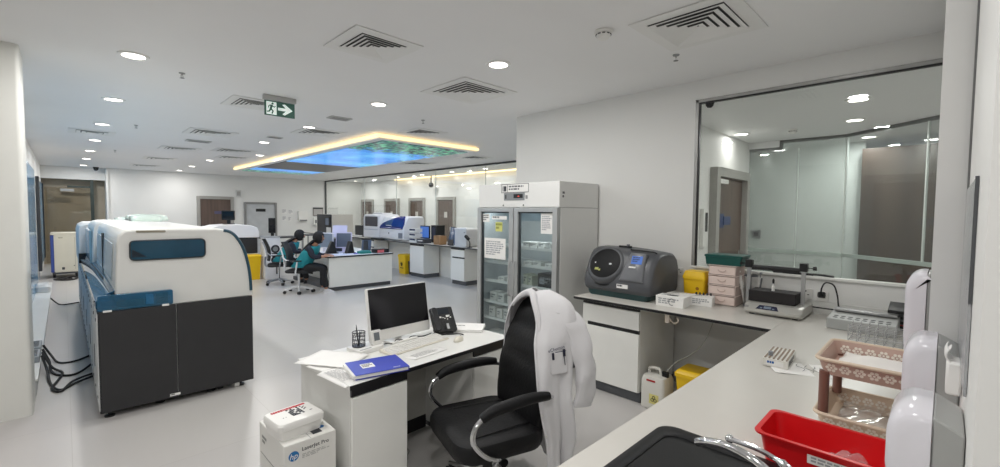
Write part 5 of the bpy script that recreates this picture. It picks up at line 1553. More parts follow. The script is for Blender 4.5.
# front white cover
def cov(prof, y0, y1, ins=.05):
    cx = sum(p[0] for p in prof) / len(prof); cz = .87
    m = MB(); rings = []
    for y, k in ((y0, .98), (y0 + .012, .993), (y0 + ins, 1.0), (y1 - ins, 1.0), (y1 - .012, .985), (y1, .96)):
        rings.append([(cx + (p[0] - cx) * (k if p[2 if len(p) > 2 else 1] > .95 else 1), y, cz + (p[1] - cz) * k) for p in prof])
    return m.loft(rings)
profA = [(.25, .8705), (.115, 1.0), (.125, 1.25), (.133, 1.42), (.145, 1.49), (.185, 1.528), (.25, 1.538), (.55, 1.54), (.85, 1.532), (.95, 1.515), (1.01, 1.47), (1.075, 1.36), (1.115, 1.2), (1.137, 1.0), (1.14, .8705)]
A = mk('cover', cov(profA, .06, 2.9), AW, t, bev=.006, smooth=40)
mk('window', MB().prism(rrect(.52, .155, .03, 5, .482, 1.357), 'y', .045, .0635), BLUD, A)
mk('window_dark_wedge', MB().prism([(.23, 1.30), (.33, 1.30), (.24, 1.36), (.23, 1.36)], 'y', .0435, .0449), mat('dark slanted wedge', '#122431', .3), A)  # dark wedge in the lower left of the window
mk('window_rim', MB().tube([(p[0], .0455, p[1]) for p in rrect(.53, .165, .034, 6, .482, 1.357)], .006, 6, True), mat('rim dark', '#2a3338', .4), A)
mk('grip', MB().prism(rrect(.2, .016, .006, 3, .36, 1.515), 'y', .05, .066), mat('warm grey grip', '#8f8878', .5), A)
pts = [(.90, .058, 1.512), (.955, .057, 1.495), (1.005, .056, 1.445), (1.06, .055, 1.34), (1.097, .054, 1.2), (1.117, .054, 1.05), (1.123, .055, .92)]
mk('blue_trim', MB().tube(smoothpath(pts, 5), .0135, 8), mat('petrol trim', '#234a5c', .3), A)
mk('side_window', MB().loft([[(.119, .35, 1.08), (.119, 2.7, 1.08), (.131, 2.7, 1.40), (.131, .35, 1.40)], [(.112, .35, 1.08), (.112, 2.7, 1.08), (.124, 2.7, 1.40), (.124, .35, 1.40)]]), mat('pale grey side glass', '#aeb9bd', .2, var=.1), A)
mk('side_seam', MB().box(.108, .13, 1.5, 1.512, 1.0, 1.45), MATS['rim dark'], A)
# next modules behind
profB = [(p[0] - .04, .8705 + (p[1] - .8705) * 1.0) for p in profA]
B_ = mk('module_cover', cov(profB, 3.0, 4.55), AW, t, bev=.006, smooth=40)
mk('side_window', MB().box(.06, .085, 3.1, 4.45, 1.0, 1.42), mat('blue grey side glass', '#7fa3b5', .15, var=.15), B_)
profC = [(-.02, .8705), (-.022, 1.15), (-.02, 1.36), (.0, 1.44), (.06, 1.475), (.4, 1.485), (.8, 1.48), (.95, 1.45), (1.02, 1.36), (1.05, 1.2), (1.06, .8705)]
mk('module_cover', cov(profC, 4.62, 6.35, .08), mat('module white', '#e6e7e6', .35, var=.01), t, bev=.008, smooth=40)
mk('track_end', MB().box(-.02, .12, 4.56, 4.615, .87, 1.02), BLACK, t)
# pale green translucent lids on the module tops
LID = mat('pale green lid', '#dcebe0', .2, var=.06, scale=5)
for k, (x, y, ) in enumerate(((.66, 3.35), (.80, 3.85), (.70, 4.3), (.62, 5.2), (.84, 5.6))):
    m = MB(); rings = []
    for i in range(9):
        a = PI * i / 8
        rings.append([(x - .17 + .34 * j / 6, y + .2 * math.cos(a), 1.535 - (.055 if y > 4.6 else 0) + .095 * math.sin(a) * (1 - .25 * (2 * j / 6 - 1) ** 2)) for j in range(7)])
    m.loft(rings, closed=False)
    mk('lid', m, LID, t, solid=.006, smooth=60)
m = MB()
for k in range(5): m.box(.5 + k * .02, .512 + k * .02, 3.2, 4.3, 1.541, 1.545)
mk('top_vents', m, MATS['grille slot'], t, smooth=0)
mk('top_strip', MB().box(.3, .42, 5.0, 5.08, 1.483, 1.5), BLACK, t)

# cables on the floor between ledge and analyzer
cb = [([(-.2, 7.1, .16), (-.14, 7.0, .06), (-.08, 6.8, .012), (.05, 6.75, .012), (.2, 6.9, .02)], 'upper black floor cable crossing the aisle to the analyzer'),
      ([(-.2, 6.9, .16), (-.15, 6.75, .05), (-.12, 6.4, .012), (0, 6.2, .012), (.1, 6.3, .012), (.2, 6.45, .05)], 'middle black floor cable looping across the aisle'),
      ([(-.2, 6.6, .16), (-.16, 6.4, .05), (-.13, 6.0, .012), (-.06, 5.75, .012), (.05, 5.9, .012), (.2, 5.95, .04)], 'nearest black floor cable running from ledge to analyzer'),
      ([(-.2, 6.75, .16), (-.13, 6.55, .04), (-.05, 6.35, .012), (-.08, 6.1, .012), (-.12, 5.85, .012), (-.06, 5.7, .014), (.03, 5.95, .02), (.2, 6.0, .05)], 'tangled black floor cable beside the nearest one'),
      ([(-.2, 11.2, .1), (-.1, 11.0, .012), (0, 10.9, .012), (.16, 10.95, .02)], 'far black floor cable crossing the aisle')]
for i, (pts, lb) in enumerate(cb):
    tag(mk('floor_cable', MB().tube(smoothpath(pts, 7), .011, 7), RUB), lb, 'cable', 'black cables on the aisle floor')
for i, (y, lb) in enumerate(((7.0, 'grey power strip on the left ledge, farther one'), (6.55, 'grey power strip on the left ledge, nearer one'))):
    t = thing('power_strip', lb, 'power strip', (-.26, y, .151), 0, 'power strips on the ledge')
    mk('case', MB().box(-.05, .05, -.17, .17, 0, .06), mat('strip grey', '#9fa3a6', .45), t, bev=.006)
    m = MB()
    for k in range(4): m.box(-.03, .03, -.14 + k * .075, -.09 + k * .075, .0602, .064)
    mk('outlets', m, mat('outlet dark', '#54585c', .5), t)
tag(mk('floor_pump', MB().loft([[(p[0], p[1], z) for p in rrect(w_, d_, .05)] for z, w_, d_ in ((0, .2, .5), (.1, .2, .5), (.14, .14, .4))]), mat('pump white', '#d4d4d2', .5), None, (-.31, 11.9, .151), bev=.01), 'white rounded box on the far end of the left ledge', 'box')

# white and blue machine at the end of the aisle
t = thing('lab_machine', 'cream machine with blue left side at the end of the left aisle', 'machine', (-.25, 15.3, 0))
MW = .5
mk('body', MB().prism(rrect(MW - .06, .93, .03, 4, .06 + (MW - .06) / 2, .6), 'y', 0, .7), mat('cream enamel', '#dfdbcb', .4, var=.02), t, bev=.01)
mk('blue_side', MB().box(0, .06, 0.0, .7, .14, 1.05), mat('blue side panel', '#3f55a0', .4), t, bev=.01)
mk('top_cover', MB().prism(rrect(MW, .05, .02, 4, MW / 2, 1.085), 'y', -.01, .7), MATS['cream enamel'], t, bev=.004)
mk('door_seam', MB().box(.43, .435, -.003, -.0005, .2, 1.0), MATS['warm grey grip'], t)
bars('lettering', frame((.14, -.0012, 1.0), (1, 0, 0), (0, 0, 1)), .17, .035, 1, mat('tan print', '#8d8468', .6), t, 4)
m = MB().box(.19, .24, -.004, -.0005, .2, .26).box(.4, .42, -.004, -.0005, .28, .3); mk('buttons', m, INK, t)
mk('stand', MB().box(.02, MW + .1, .05, .65, .09, .13), PLINTH, t, bev=.004)
for (x, y) in ((.05, .08), (MW - .05, .08), (.05, .62), (MW - .05, .62)): mk('foot', MB().cyl((x, y, 0), (x, y, .09), .025), BLACK, t)
tag(mk('cable_heap', MB().tube(smoothpath([(-.2, 14.9, .012), (-.05, 14.7, .03), (.1, 14.9, .012), (0, 15.05, .04), (-.15, 14.8, .03), (.05, 14.6, .012), (.2, 14.8, .03), (.12, 14.95, .05), (-.1, 14.95, .02)], 7), .02, 6), RUB), 'heap of dark cables on the floor before the cream and blue machine', 'cable')
# ------------------------------------------------------------------ right hand bench before the glass partition
t = thing('worktop', 'long far white worktop with black edge below the corridor glass', 'worktop', (0, 0, 0))
mk('slab', MB().box(6.5, 7.5, 6.6, 17.4, CZ - .03, CZ), WT, t, bev=.002)
mk('edge_band', MB().box(6.495, 6.4995, 6.6, 17.4, CZ - .028, CZ - .002), EDGE, t)
mk('back_panel', MB().box(7.1, 7.12, 6.6, 17.4, 0, CZ - .031), LAMF, t)
for y0, y1, lb in ((7.8, 8.3, 'far base cabinet with drawer, beside the fridge edge'), (9.42, 10.05, 'far white base cabinet right of the yellow biohazard bin'), (12.0, 12.75, 'far base cabinet with drawers behind the island desk'), (13.6, 14.4, 'farthest base cabinet under the bench beside the monitors')):
    W_ = y1 - y0
    if 'drawer' in lb:
        base_cabinet('base_cabinet', lb, (6.56, y1, 0), -PI / 2, W_, .5, CZ - .035, 1)
    else:
        t = thing('base_cabinet', lb, 'cabinet', (6.56, y1, 0), -PI / 2)
        mk('body', MB().box(0, W_, .02, .5, .1, CZ - .035), LAMF, t, bev=.002)
        mk('plinth', MB().box(.002, W_ - .002, .04, .5, 0, .099), PLINTH, t)
        mk('door', MB().box(.003, W_ - .003, 0, .0195, .104, CZ - .08), LAMF, t, bev=.002)
        mk('handle_strip', MB().box(.002, W_ - .002, .004, .019, CZ - .078, CZ - .036), EDGE, t)
yellow_bin('yellow biohazard bin on the floor under the far bench', 6.72, 10.5, -PI / 2, .36, .28, .54)
tag(mk('bin', MB().loft([[(p[0], p[1], z) for p in rrect(w_, w_, .03)] for z, w_ in ((0.001, .2), (.36, .24))]), mat('dark bin', '#2e3034', .5), None, (6.78, 10.2, 0)), 'small dark waste bin right of the yellow biohazard bin', 'bin')
t = thing('wall_socket', 'small black socket above the yellow biohazard bin', 'socket', (7.099, 10.62, .62))
mk('plate', MB().prism(rrect(.09, .09, .008), 'x', -.012, 0), BLACK, t); mk('cable', MB().tube([(-.006, 0, .045), (-.006, 0, .25)], .006, 6), RUB, t)

# white and blue analyzer on the bench
WB = mat('white analyzer shell', '#e8e8ea', .3, var=.01)
NAVY = mat('navy hood', '#1e2f78', .15, var=.1)
t = thing('blue_analyzer', 'long white benchtop analyzer with curved navy blue hood on the far bench', 'analyzer', (6.52, 10.3, CZ))
t.scale = (.85, .82, 1.03)
LYA = 2.75
# right module (towards the viewer): y 0..1.45, left: 1.45..2.75
def shell(y0, y1, prof, e=.04):
    m = MB(); cx = .4; cz = .3; rings = []
    for y, k in ((y0, .93), (y0 + .015, .98), (y0 + e, 1), (y1 - e, 1), (y1 - .015, .98), (y1, .93)):
        rings.append([(cx + (p[0] - cx) * k, y, max(.001, cz + (p[1] - cz) * k)) for p in prof])
    return m.loft(rings)
mk('main_module', shell(0, 1.55, [(.05, .02), (0, .06), (0, .34), (.05, .42), (.16, .60), (.22, .65), (.75, .66), (.8, .6), (.8, .02)]), WB, t, bev=.008, smooth=40)
def shell_x(z):
    tab = ((.0, 0), (.34, 0), (.42, .05), (.60, .16), (.65, .22), (.67, .30))
    for (z0, a), (z1, b) in zip(tab[:-1], tab[1:]):
        if z0 <= z <= z1: return a + (b - a) * (z - z0) / (z1 - z0)
    return .3
def hood_mb(a0, a1, off, zlo, k1):
    m = MB(); rings = []
    for i in range(21):
        a = a0 + (a1 - a0) * i / 20; y = .05 + 1.45 * a
        wdt = min(1, (a + .02) / .14) ** .5 * (1 - .62 * max(0, a - .35) / .65) * min(1, (1.03 - a) / .1) ** .5
        hi = zlo + (.655 - zlo) * max(.06, wdt) * k1
        zs = [zlo + (hi - zlo) * q / 8 for q in range(9)]
        rings.append([(shell_x(z) - off, y, z + off * .4) for z in zs] + [(shell_x(z) + .05, y, z - .01) for z in zs[::-1]])
    return m.loft(rings)
hdd = mk('hood', hood_mb(0, 1, .022, .31, 1), NAVY, t, smooth=50)
mk('hood_window', hood_mb(.52, .8, .027, .40, .8), mat('grey hood glass', '#4a5a80', .15), hdd)
mk('handle', MB().tube([(.0, .75, .40), (-.02, .8, .41), (-.02, 1.05, .41), (0, 1.1, .40)], .008, 6), WPL, hdd)
lm = mk('side_module', shell(1.57, LYA, [(.03, .02), (0, .05), (0, .62), (.03, .68), (.1, .71), (.75, .71), (.8, .66), (.8, .02)]), WB, t, bev=.008, smooth=40)
mk('dark_window', MB().prism(rrect(.9, .28, .03, 4, LYA - .62, .5), 'x', -.008, .0), mat('navy black window', '#191c33', .12), lm)
mk('trim_line', MB().box(-.004, 0, 1.65, LYA - .1, .26, .275), mat('pale blue trim', '#aab4c4', .4), lm)
mk('top_hump', MB().prism([(1.7, .712), (1.75, .75), (2.35, .75), (2.45, .712)], 'x', .2, .6), WB, t, bev=.006)
m = MB().prism([(.16 + .02 * math.cos(k * PI / 8), .2 + .02 * math.sin(k * PI / 8)) for k in range(16)], 'x', -.003, 0); m.box(-.003, 0, .9, .94, .17, .22); mk('marks', m, INK, t, smooth=0)
mk('sample_bays', MB().box(-.012, 0.004, .06, .3, .08, .22), mat('bay grey', '#7d828c', .4), t)
tag(mk('black_tray', MB().box(6.47, 6.62, 11.3, 12.0, CZ + .0, CZ + .03), BLACK), 'black tray under the front edge of the white and blue analyzer', 'tray')
for i, (y, z, lb) in enumerate(((9.72, 0, 'stacked grey sample racks right of the blue hooded analyzer, lower'), (9.72, .13, 'stacked grey sample racks right of the blue hooded analyzer, middle'), (9.72, .26, 'stacked grey sample racks right of the blue hooded analyzer, top'))):
    o = thing('sample_rack', lb, 'rack', (6.6, y + .13, CZ + z), 0, 'stacked sample racks')
    mk('tray', MB().box(0, .22, 0, .3, .002, .1), WPL, o, bev=.004)
    mk('dark_band', MB().box(-.003, .0, .02, .28, .05, .095), mat('navy band', '#2b3350', .4), o)
t = thing('sample_printer', 'low dark device on the bench between racks and blue screen', 'device', (6.56, 9.42, CZ))
mk('body', MB().box(0, .25, 0, .32, .001, .11), mat('charcoal body', '#3b3d44', .4), t, bev=.01); mk('slot', MB().box(-.002, 0, .05, .27, .05, .075), WPL, t)
def flat_monitor(name, label, x, y, z, rz, w, h, scr, group=None, tilt=0, back=None):
    t = thing(name, label, 'monitor', (x, y, z), rz, group)
    T_ = Matrix.Translation((0, 0, .1)) @ Matrix.Rotation(math.radians(-tilt), 4, 'X')
    mk('housing', MB(T_).prism(rrect(w, h, .015, 3, 0, h / 2), 'y', 0, .04), back or BLACK, t, bev=.004)
    mk('screen', MB(T_).prism(rrect(w - .04, h - .05, .006, 3, 0, h / 2), 'y', -.004, -.0005), scr, t)
    mk('stand', MB().box(-.04, .04, .03, .06, .01, .2), back or BLACK, t, bev=.003)
    mk('foot', MB().prism(rrect(.24, .18, .03, 4, 0, .04), 'z', 0, .012), back or BLACK, t)
    return t
flat_monitor('monitor', 'monitor with lit blue screen right of the sample racks on the far bench', 6.9, 9.86, CZ + .0, -PI / 2, .42, .34, SCRB)
t = thing('black_rack', 'black upright case beside the blue screen on the far bench', 'case', (6.95, 9.42, CZ)); mk('body', MB().box(0, .3, 0, .22, .001, .46), BLACK, t, bev=.01); mk('panel', MB().box(-.004, -.0005, .03, .19, .08, .4), mat('navy grey panel', '#2d3448', .3), t)
t = thing('cardboard_box', 'small brown cardboard box at the front of the far bench', 'box', (6.56, 8.72, CZ)); mk('carton', MB().box(0, .2, 0, .27, .001, .22), CARD, t, bev=.004); mk('tape', MB().box(-.001, .201, .12, .15, .18, .2205), mat('tape brown', '#8d6a48', .5), t)
t = thing('back_board', 'white upright board behind the cardboard box on the far bench', 'board', (7.2, 8.55, CZ)); mk('board', MB().box(0, .03, 0, .6, .001, .42), LAMF, t); mk('feet', MB().box(-.04, .07, .05, .1, 0, .0009), ALU, t)
t = thing('tablet_stand', 'black tablet on a stand leaning between carton and white device', 'tablet', (6.62, 8.42, CZ), -PI / 2)
T_ = Matrix.Rotation(math.radians(-14), 4, 'X')
mk('body', MB(T_).prism(rrect(.2, .46, .02, 4, 0, .24), 'y', 0, .03), BLACK, t, bev=.004); mk('screen', MB(T_).prism(rrect(.16, .3, .01, 3, 0, .3), 'y', -.003, -.0005), mat('dim blue screen', '#35506f', .15), t); mk('prop', MB().box(-.05, .05, .04, .14, 0, .02), BLACK, t)
t = thing('desk_scanner', 'white rounded tabletop device on the far bench near the fridge', 'device', (6.58, 7.74, CZ))
mk('shell', MB().loft([[(x, p[0], p[1]) for p in rrect(.48 * k, .44 * k2, .06, 5, .25, .22 * k2 + .002)] for x, k, k2 in ((0, .93, .95), (.02, 1, 1), (.36, 1, 1), (.4, .94, .95))]), mat('pale grey shell', '#d6d7d8', .35), t, bev=.004)
mk('side_edge', MB().box(-.004, .0, .43, .47, .03, .4), mat('blue grey edge', '#5d6f8c', .3), t); mk('mark', MB().box(-.003, 0, .06, .1, .33, .345), INK, t)
t = thing('scanner_arm', 'black angled barcode reader on a small stand by the white device', 'scanner', (6.55, 7.62, CZ))
mk('stand', MB().tube(smoothpath([(0.02, 0, .0), (.02, 0, .12), (-.02, .03, .2)], 5), .012, 8), BLACK, t); mk('head', MB(Matrix.Translation((-.02, .03, .22)) @ Matrix.Rotation(.6, 4, 'X')).box(-.03, .03, -.05, .09, -.03, .03), BLACK, t, bev=.006); mk('base', MB().cyl((.02, 0, 0.001), (.02, 0, .012), .06), BLACK, t)
flat_monitor('monitor', 'laptop-like lit violet blue screen at the bench end by the fridge', 6.72, 7.25, CZ, -PI / 2, .34, .34, emis('lit violet screen', '#5d63d8', .9, '#1a1c40'))

# dark and grey analyzer further back
t = thing('cabinet_analyzer', 'boxy grey benchtop analyzer with dark left front at the far end', 'analyzer', (6.6, 15.0, CZ))
t.scale = (1, 1, 1.2)
mk('body', MB().box(.02, .8, .0, 1.2, .001, .58), mat('warm grey body', '#b9b6af', .45, var=.02), t, bev=.01)
mk('dark_front', MB().box(-.002, .019, 0.0, 1.2, .002, .578), mat('charcoal front', '#3c3d3f', .4), t, bev=.004)
mk('screen_recess', MB().box(-.02, -.0025, .04, .5, .22, .5), BLACK, t, bev=.004)
mk('screen', MB().box(-.023, -.0205, .16, .44, .27, .47), SCRG, t)
mk('white_drawer', MB().box(-.016, -.0025, .02, .38, .02, .2), WPL, t, bev=.004)
t = thing('black_unit', 'black open device between grey analyzer and navy hooded analyzer', 'device', (6.75, 13.0, CZ)); mk('case', MB().box(0, .4, 0, .55, .001, .36), mat('dark case', '#2a2c2e', .4), t, bev=.01); mk('tray', MB().box(-.15, -.001, .05, .5, .01, .05), WPL, t)
# ------------------------------------------------------------------ island desk with monitors
t = thing('island_desk', 'large white island desk where the two seated people work', 'desk', (0, 0, 0))
IX0, IX1, IY0, IY1 = 3.95, 5.45, 9.1, 11.4
mk('top', MB().box(IX0 - .03, IX1 + .02, IY0 - .02, IY1, .715, .75), LAM, t, bev=.003)
mk('edge_band', MB().box(IX0 - .03, IX1 + .02, IY0 - .024, IY0 - .0205, .717, .748).box(IX0 - .034, IX0 - .0305, IY0 - .02, IY1, .717, .748), EDGE, t)
mk('front_panel', MB().box(IX0, IX1, IY0, IY0 + .03, .09, .714), LAMF, t)
mk('carcass', MB().box(4.35, IX1, IY0 + .031, IY1, .09, .714), LAMF, t)
mk('plinth', MB().box(IX0 + .08, IX1 - .02, IY0 + .05, IY1 - .02, 0, .0895), PLINTH, t)
WM = mat('white monitor shell', '#d9d8e2', .4)
flat_monitor('monitor', 'grey screened monitor in front of the nearer seated person', 4.25, 10.1, .751, -PI / 2 + .5, .5, .36, SCRG, 'monitors on the island desk', 5, WM)
flat_monitor('monitor', 'pale framed monitor in the middle of the island desk', 4.62, 9.85, .751, -PI / 2 + .9, .36, .37, mat('slate screen', '#5d6678', .2), 'monitors on the island desk', 8, mat('lavender shell', '#cfcbe4', .4))
t = thing('open_laptop', 'thin pale laptop lid raised behind the island monitors', 'laptop', (4.62, 10.12, .751), -PI / 2 + .9)
mk('lid', MB(Matrix.Translation((0, .1, .36)) @ Matrix.Rotation(math.radians(-18), 4, 'X')).prism(rrect(.34, .3, .02, 3, 0, .12), 'y', 0, .015), MATS['lavender shell'], t)
mk('riser', MB().box(-.15, .15, .05, .25, 0, .3), mat('dark riser', '#30323a', .45), t, bev=.004)
for i, (x, y, lb) in enumerate(((4.28, 9.75, 'black monitor stand arm at the front of the island desk, left one'), (4.62, 9.55, 'black monitor stand arm at the front of the island desk, middle one'), (5.05, 9.6, 'black slanted document holder right of the island monitors'))):
    t = thing('desk_stand', lb, 'stand', (x, y, .751), .5 * i)
    mk('arm', MB().prism([(-.12, .015), (.12, .015), (.05, .26), (.0, .28)], 'y', -.05, .05), BLACK, t, bev=.01)
    mk('foot', MB().prism(rrect(.3, .16, .03), 'z', 0, .014), BLACK, t)
    if i == 2: mk('board', MB(Matrix.Translation((.1, 0, .02)) @ Matrix.Rotation(math.radians(38), 4, 'Y')).box(-.02, .0, -.11, .11, 0, .3), mat('slate board', '#3d4250', .4), t, bev=.004)
tag(mk('teal_pouch', MB().loft([[(p[0], p[1], z) for p in rrect(w_, d_, .03)] for z, w_, d_ in ((.001, .3, .18), (.05, .28, .16), (.07, .2, .1))]), mat('teal cloth', '#1f7a75', .6), None, (4.85, 9.3, .751)), 'small teal pouch on the island desk right of the stands', 'pouch')
t = thing('ink_tray', 'black tray holding a pink box at the right end of the island desk', 'tray', (5.22, 9.28, .751)); mk('tray', MB().box(-.15, .2, -.1, .1, 0, .09), BLACK, t, bev=.005); mk('pink_box', MB().box(-.1, .06, -.112, -.1005, .01, .07), mat('coral pink', '#d66a72', .5), t)
tag(mk('document_pile', MB().box(4.1, 4.45, 9.2, 9.45, .7505, .765).box(4.45, 4.75, 9.22, 9.42, .7505, .758), mat('blue white papers', '#d5d8ea', .7)), 'pale blue papers spread on the front of the island desk', 'paper')
tag(mk('mouse', MB().sph((4.62, 9.25, .765), (.05, .035, .02)), mat('violet mouse', '#6a6bb8', .4)), 'small violet object on the papers of the island desk', 'mouse')

# ------------------------------------------------------------------ counters with shelf at the far left centre
def high_shelf(label, x0, x1, y0, y1, z):
    t = thing('side_table', label, 'table', (0, 0, 0))
    mk('top', MB().box(x0, x1, y0, y1, z - .035, z), mat('dark table top', '#4a4a4c', .4), t, bev=.003)
    for (x, y) in ((x0 + .05, y0 + .05), (x1 - .05, y0 + .05), (x0 + .05, y1 - .05), (x1 - .05, y1 - .05)):
        mk('leg', MB().cyl((x, y, 0), (x, y, z - .0355), .02), ALU, t)
    return t
high_shelf('narrow dark topped table behind the white purifier tower', 3.75, 4.9, 12.9, 13.5, .98)
high_shelf('narrow dark topped table behind the nearer seated person', 5.0, 5.9, 13.0, 13.5, 1.02)
flat_monitor('monitor', 'black monitor on the narrow dark table by the grey door', 4.12, 13.2, .981, -.5, .18, .42, BLACKG)

# white purifier tower and yellow bin
t = thing('purifier_tower', 'white tower unit with two round dials left of the black office chair', 'water purifier', (3.5, 11.75, 0))
mk('body', MB().prism(rrect(.36, .36, .03, 4, .18, .18), 'z', .001, 1.04), mat('tower white', '#e6e5e6', .4), t, bev=.008)
for z in (.48, .75):
    d_ = mk('dial', MB().lathe([(0, -.004), (.1, -.004), (.105, .004), (0, .004)], (.24, -.002, z), 24, 'y'), mat('dial dark', '#33353a', .4), t)
    mk('dial_face', MB().lathe([(0, -.01), (.06, -.01), (.06, -.0045), (0, -.0045)], (.24, -.002, z), 20, 'y'), ALU, d_)
mk('top_cap', MB().prism(rrect(.38, .38, .03, 4, .18, .18), 'z', 1.041, 1.06), mat('cap grey', '#9ea0a4', .4), t)
mk('label', MB().box(.25, .29, -.004, -.0005, .12, .35), INK, t)
mk('seam', MB().box(.0, .36, -.003, -.0005, .385, .392), ALU, t)
yellow_bin('yellow waste bin between the white rounded analyzer and the purifier tower', 3.29, 12.05, 0, .34, .3, .62, None, False)

# white rounded analyzer behind the big one
t = thing('round_top_analyzer', 'white round-topped analyzer with black lower panel beyond the big analyzer', 'analyzer', (2.35, 12.3, 0))
m = MB(); rings = []
pf = [(-.2, 1.05), (-.2, 1.15), (0, 1.24), (.3, 1.33), (.7, 1.36), (1.02, 1.33), (1.16, 1.27), (1.2, 1.15), (1.2, 1.02)]
for y, k in ((0, .97), (.03, .99), (.08, 1), (1.0, 1), (1.06, .97)):
    rings.append([(.5 + (p[0] - .5) * k, y, 1.02 + (p[1] - 1.02) * k) for p in pf])
m.loft(rings); mk('top_shell', m, WB, t, bev=.008, smooth=40)
mk('dark_panel', MB().box(.02, 1.15, .03, 1.0, .62, 1.019), DGREY, t, bev=.006)
mk('base', MB().box(0, 1.16, .02, 1.0, .04, .619), AWS, t, bev=.008)
mk('foot', MB().box(.05, 1.1, .08, .95, 0, .0395), BLACK, t)
flat_monitor('monitor', 'small black monitor on top of the white round-topped analyzer', 2.95, 12.75, 1.357, -.6, .3, .24, BLACKG)

# ------------------------------------------------------------------ far wall items
def wall_box(name, label, cat, x, z, w, h, d, material, y=18.649):
    t = thing(name, label, cat, (x, y, z))
    mk('box', MB().box(0, w, -d, -.001, 0, h), material, t, bev=.004)
    return t
t = wall_box('wall_speaker', 'small grey box high on the far wall between the two doors', 'speaker', 4.58, 2.2, .16, .26, .08, mat('speaker grey', '#cfcfcd', .5)); mk('grille', MB().box(.02, .14, -.083, -.0805, .05, .21), mat('speaker mesh', '#a9a9a7', .6), t)
for i, (x, z, w, h) in enumerate(((6.18, 1.58, .2, .2), (6.43, 1.56, .2, .2), (6.2, 1.3, .16, .2), (6.43, 1.28, .12, .2))):
    lb = ('upper left', 'upper right', 'lower left', 'lower right')[i]
    t = thing('wall_notice', '%s paper notice of the four beside the grey far door' % lb, 'notice', (x, 18.649, z), 0, 'paper notices on the far wall')
    mk('sheet', MB().box(0, w, -.004, -.001, 0, h), PAPER, t); bars('print', frame((w * .1, -.0046, h * .9), (1, 0, 0), (0, 0, 1)), w * .8, h * .75, 4, MATS['faint print'], t, i + 20)
t = wall_box('hand_towel_box', 'white hand towel dispenser on the far wall between notices and sink panel', 'dispenser', 6.8, 1.3, .36, .4, .14, WPL); mk('tray_slot', MB().box(.03, .33, -.145, -.1405, -.0, .05), mat('grey tray slot', '#7f8184', .5), t)
t = wall_box('wall_poster', 'framed grey and brown notice panel on the far wall by the glass partition', 'poster', 7.42, 1.5, .42, .36, .03, mat('brown grey panel', '#8d8580', .5)); mk('header', MB().box(0, .42, -.034, -.0305, .3, .36), INK, t); mk('sheet', MB().box(.03, .39, -.034, -.0305, .04, .29), mat('grey sheet', '#b9b6b4', .6), t)
for i, x in enumerate((7.42, 7.66)):
    t = wall_box('soap_dispenser', 'white soap dispenser below the far notice panel, %s one' % ('left' if i == 0 else 'right'), 'dispenser', x, 1.12, .16, .32, .12, WPL); t['group'] = 'far wall soap dispensers'; mk('window', MB().box(.05, .11, -.124, -.1205, .08, .22), mat('grey dispenser window', '#6f7174', .4), t)

# ------------------------------------------------------------------ office chairs and two seated people
def task_chair(name, label, loc, rz, shellm, framem):
    t = thing(name, label, 'chair', loc, rz, None)
    mk('seat', cushion(MB(), .48, .46, .42, .49, 0, 0, .1, .008), shellm, t)
    rings = []
    for i in range(15):
        u = i / 14; z = .56 + .5 * u
        w = .21 - .06 * u ** 3 - .02 * (1 - u); yc = -.22 - .10 * u + .05 * math.sin(PI * u)
        rings.append([(w * math.cos(q), yc + .02 * math.sin(q) + .05 * math.cos(q) ** 2, z) for q in [2 * PI * k / 16 for k in range(16)]])
    mk('backrest', MB().loft(rings), shellm, t)
    m = MB()
    m.tube(smoothpath([(0, -.1, .41), (0, -.27, .45), (0, -.27, .65)], 5), .022, 8)
    for s in (-1, 1):
        m.tube(smoothpath([(s * .19, -.31, 1.0), (s * .22, -.24, .8), (s * .2, -.22, .62)], 5), .014, 8)
    mk('back_frame', m, framem, t)
    for s in (-1, 1):
        a_ = mk('arm', MB().tube(smoothpath([(s * .2, .02, .41), (s * .29, .02, .42), (s * .3, .04, .55), (s * .3, .06, .67)], 5), .016, 8), framem, t)
        mk('arm_support', MB().tube(smoothpath([(s * .22, -.25, .78), (s * .29, -.15, .70), (s * .3, .0, .68)], 5), .014, 8), framem, t)
        mk('arm_pad', MB().box(s * .3 - .03, s * .3 + .03, -.14, .14, .675, .7), shellm, a_, bev=.01)
    mk('gas_column', MB().cyl((0, 0, .1), (0, 0, .415), .026), CHROME, t)
    m = MB()
    for k in range(5):
        a = 2 * PI * k / 5 + .3
        m.tube([(.02 * math.cos(a), .02 * math.sin(a), .115), (.29 * math.cos(a), .29 * math.sin(a), .07)], [.026, .016], 8)
    mk('star_base', m, framem, t)
    for k in range(5):
        a = 2 * PI * k / 5 + .3; x, y = .285 * math.cos(a), .285 * math.sin(a)
        mk('caster', MB(Matrix.Translation((x, y, 0)) @ Matrix.Rotation(a + 1.1, 4, 'Z')).cyl((-.03, 0, .03), (.03, 0, .03), .03, seg=12).cyl((0, 0, .04), (0, 0, .07), .01), BLACK, t)
    return t
MESHB = mat('black mesh fabric', '#1c1d20', .7)
WF = mat('white chair frame', '#d7d8da', .35)
P1 = (3.47, 9.48, 0); A1 = math.atan2(-.6, .8) - PI / 2
P2 = (3.52, 10.85, 0); A2 = math.atan2(-.32, .95) - PI / 2
task_chair('task_chair', 'office chair with white curved frame under the nearer seated person', P1, A1, MESHB, WF)
c2 = task_chair('task_chair', 'black high-backed office chair under the farther seated person', P2, A2, MESHB, mat('silver frame', '#a8aaae', .3, metal=.6))
SKIN = mat('skin', '#b98a70', .5, var=.04)
TEAL = mat('teal vest cloth', '#14808a', .75, var=.06, bump=.1)
NAV = mat('dark navy cloth', '#1d2230', .8, var=.08, bump=.1)
BLKC = mat('black trousers cloth', '#17181c', .8, var=.08)
HAIR = mat('black headscarf cloth', '#131316', .75, var=.1)
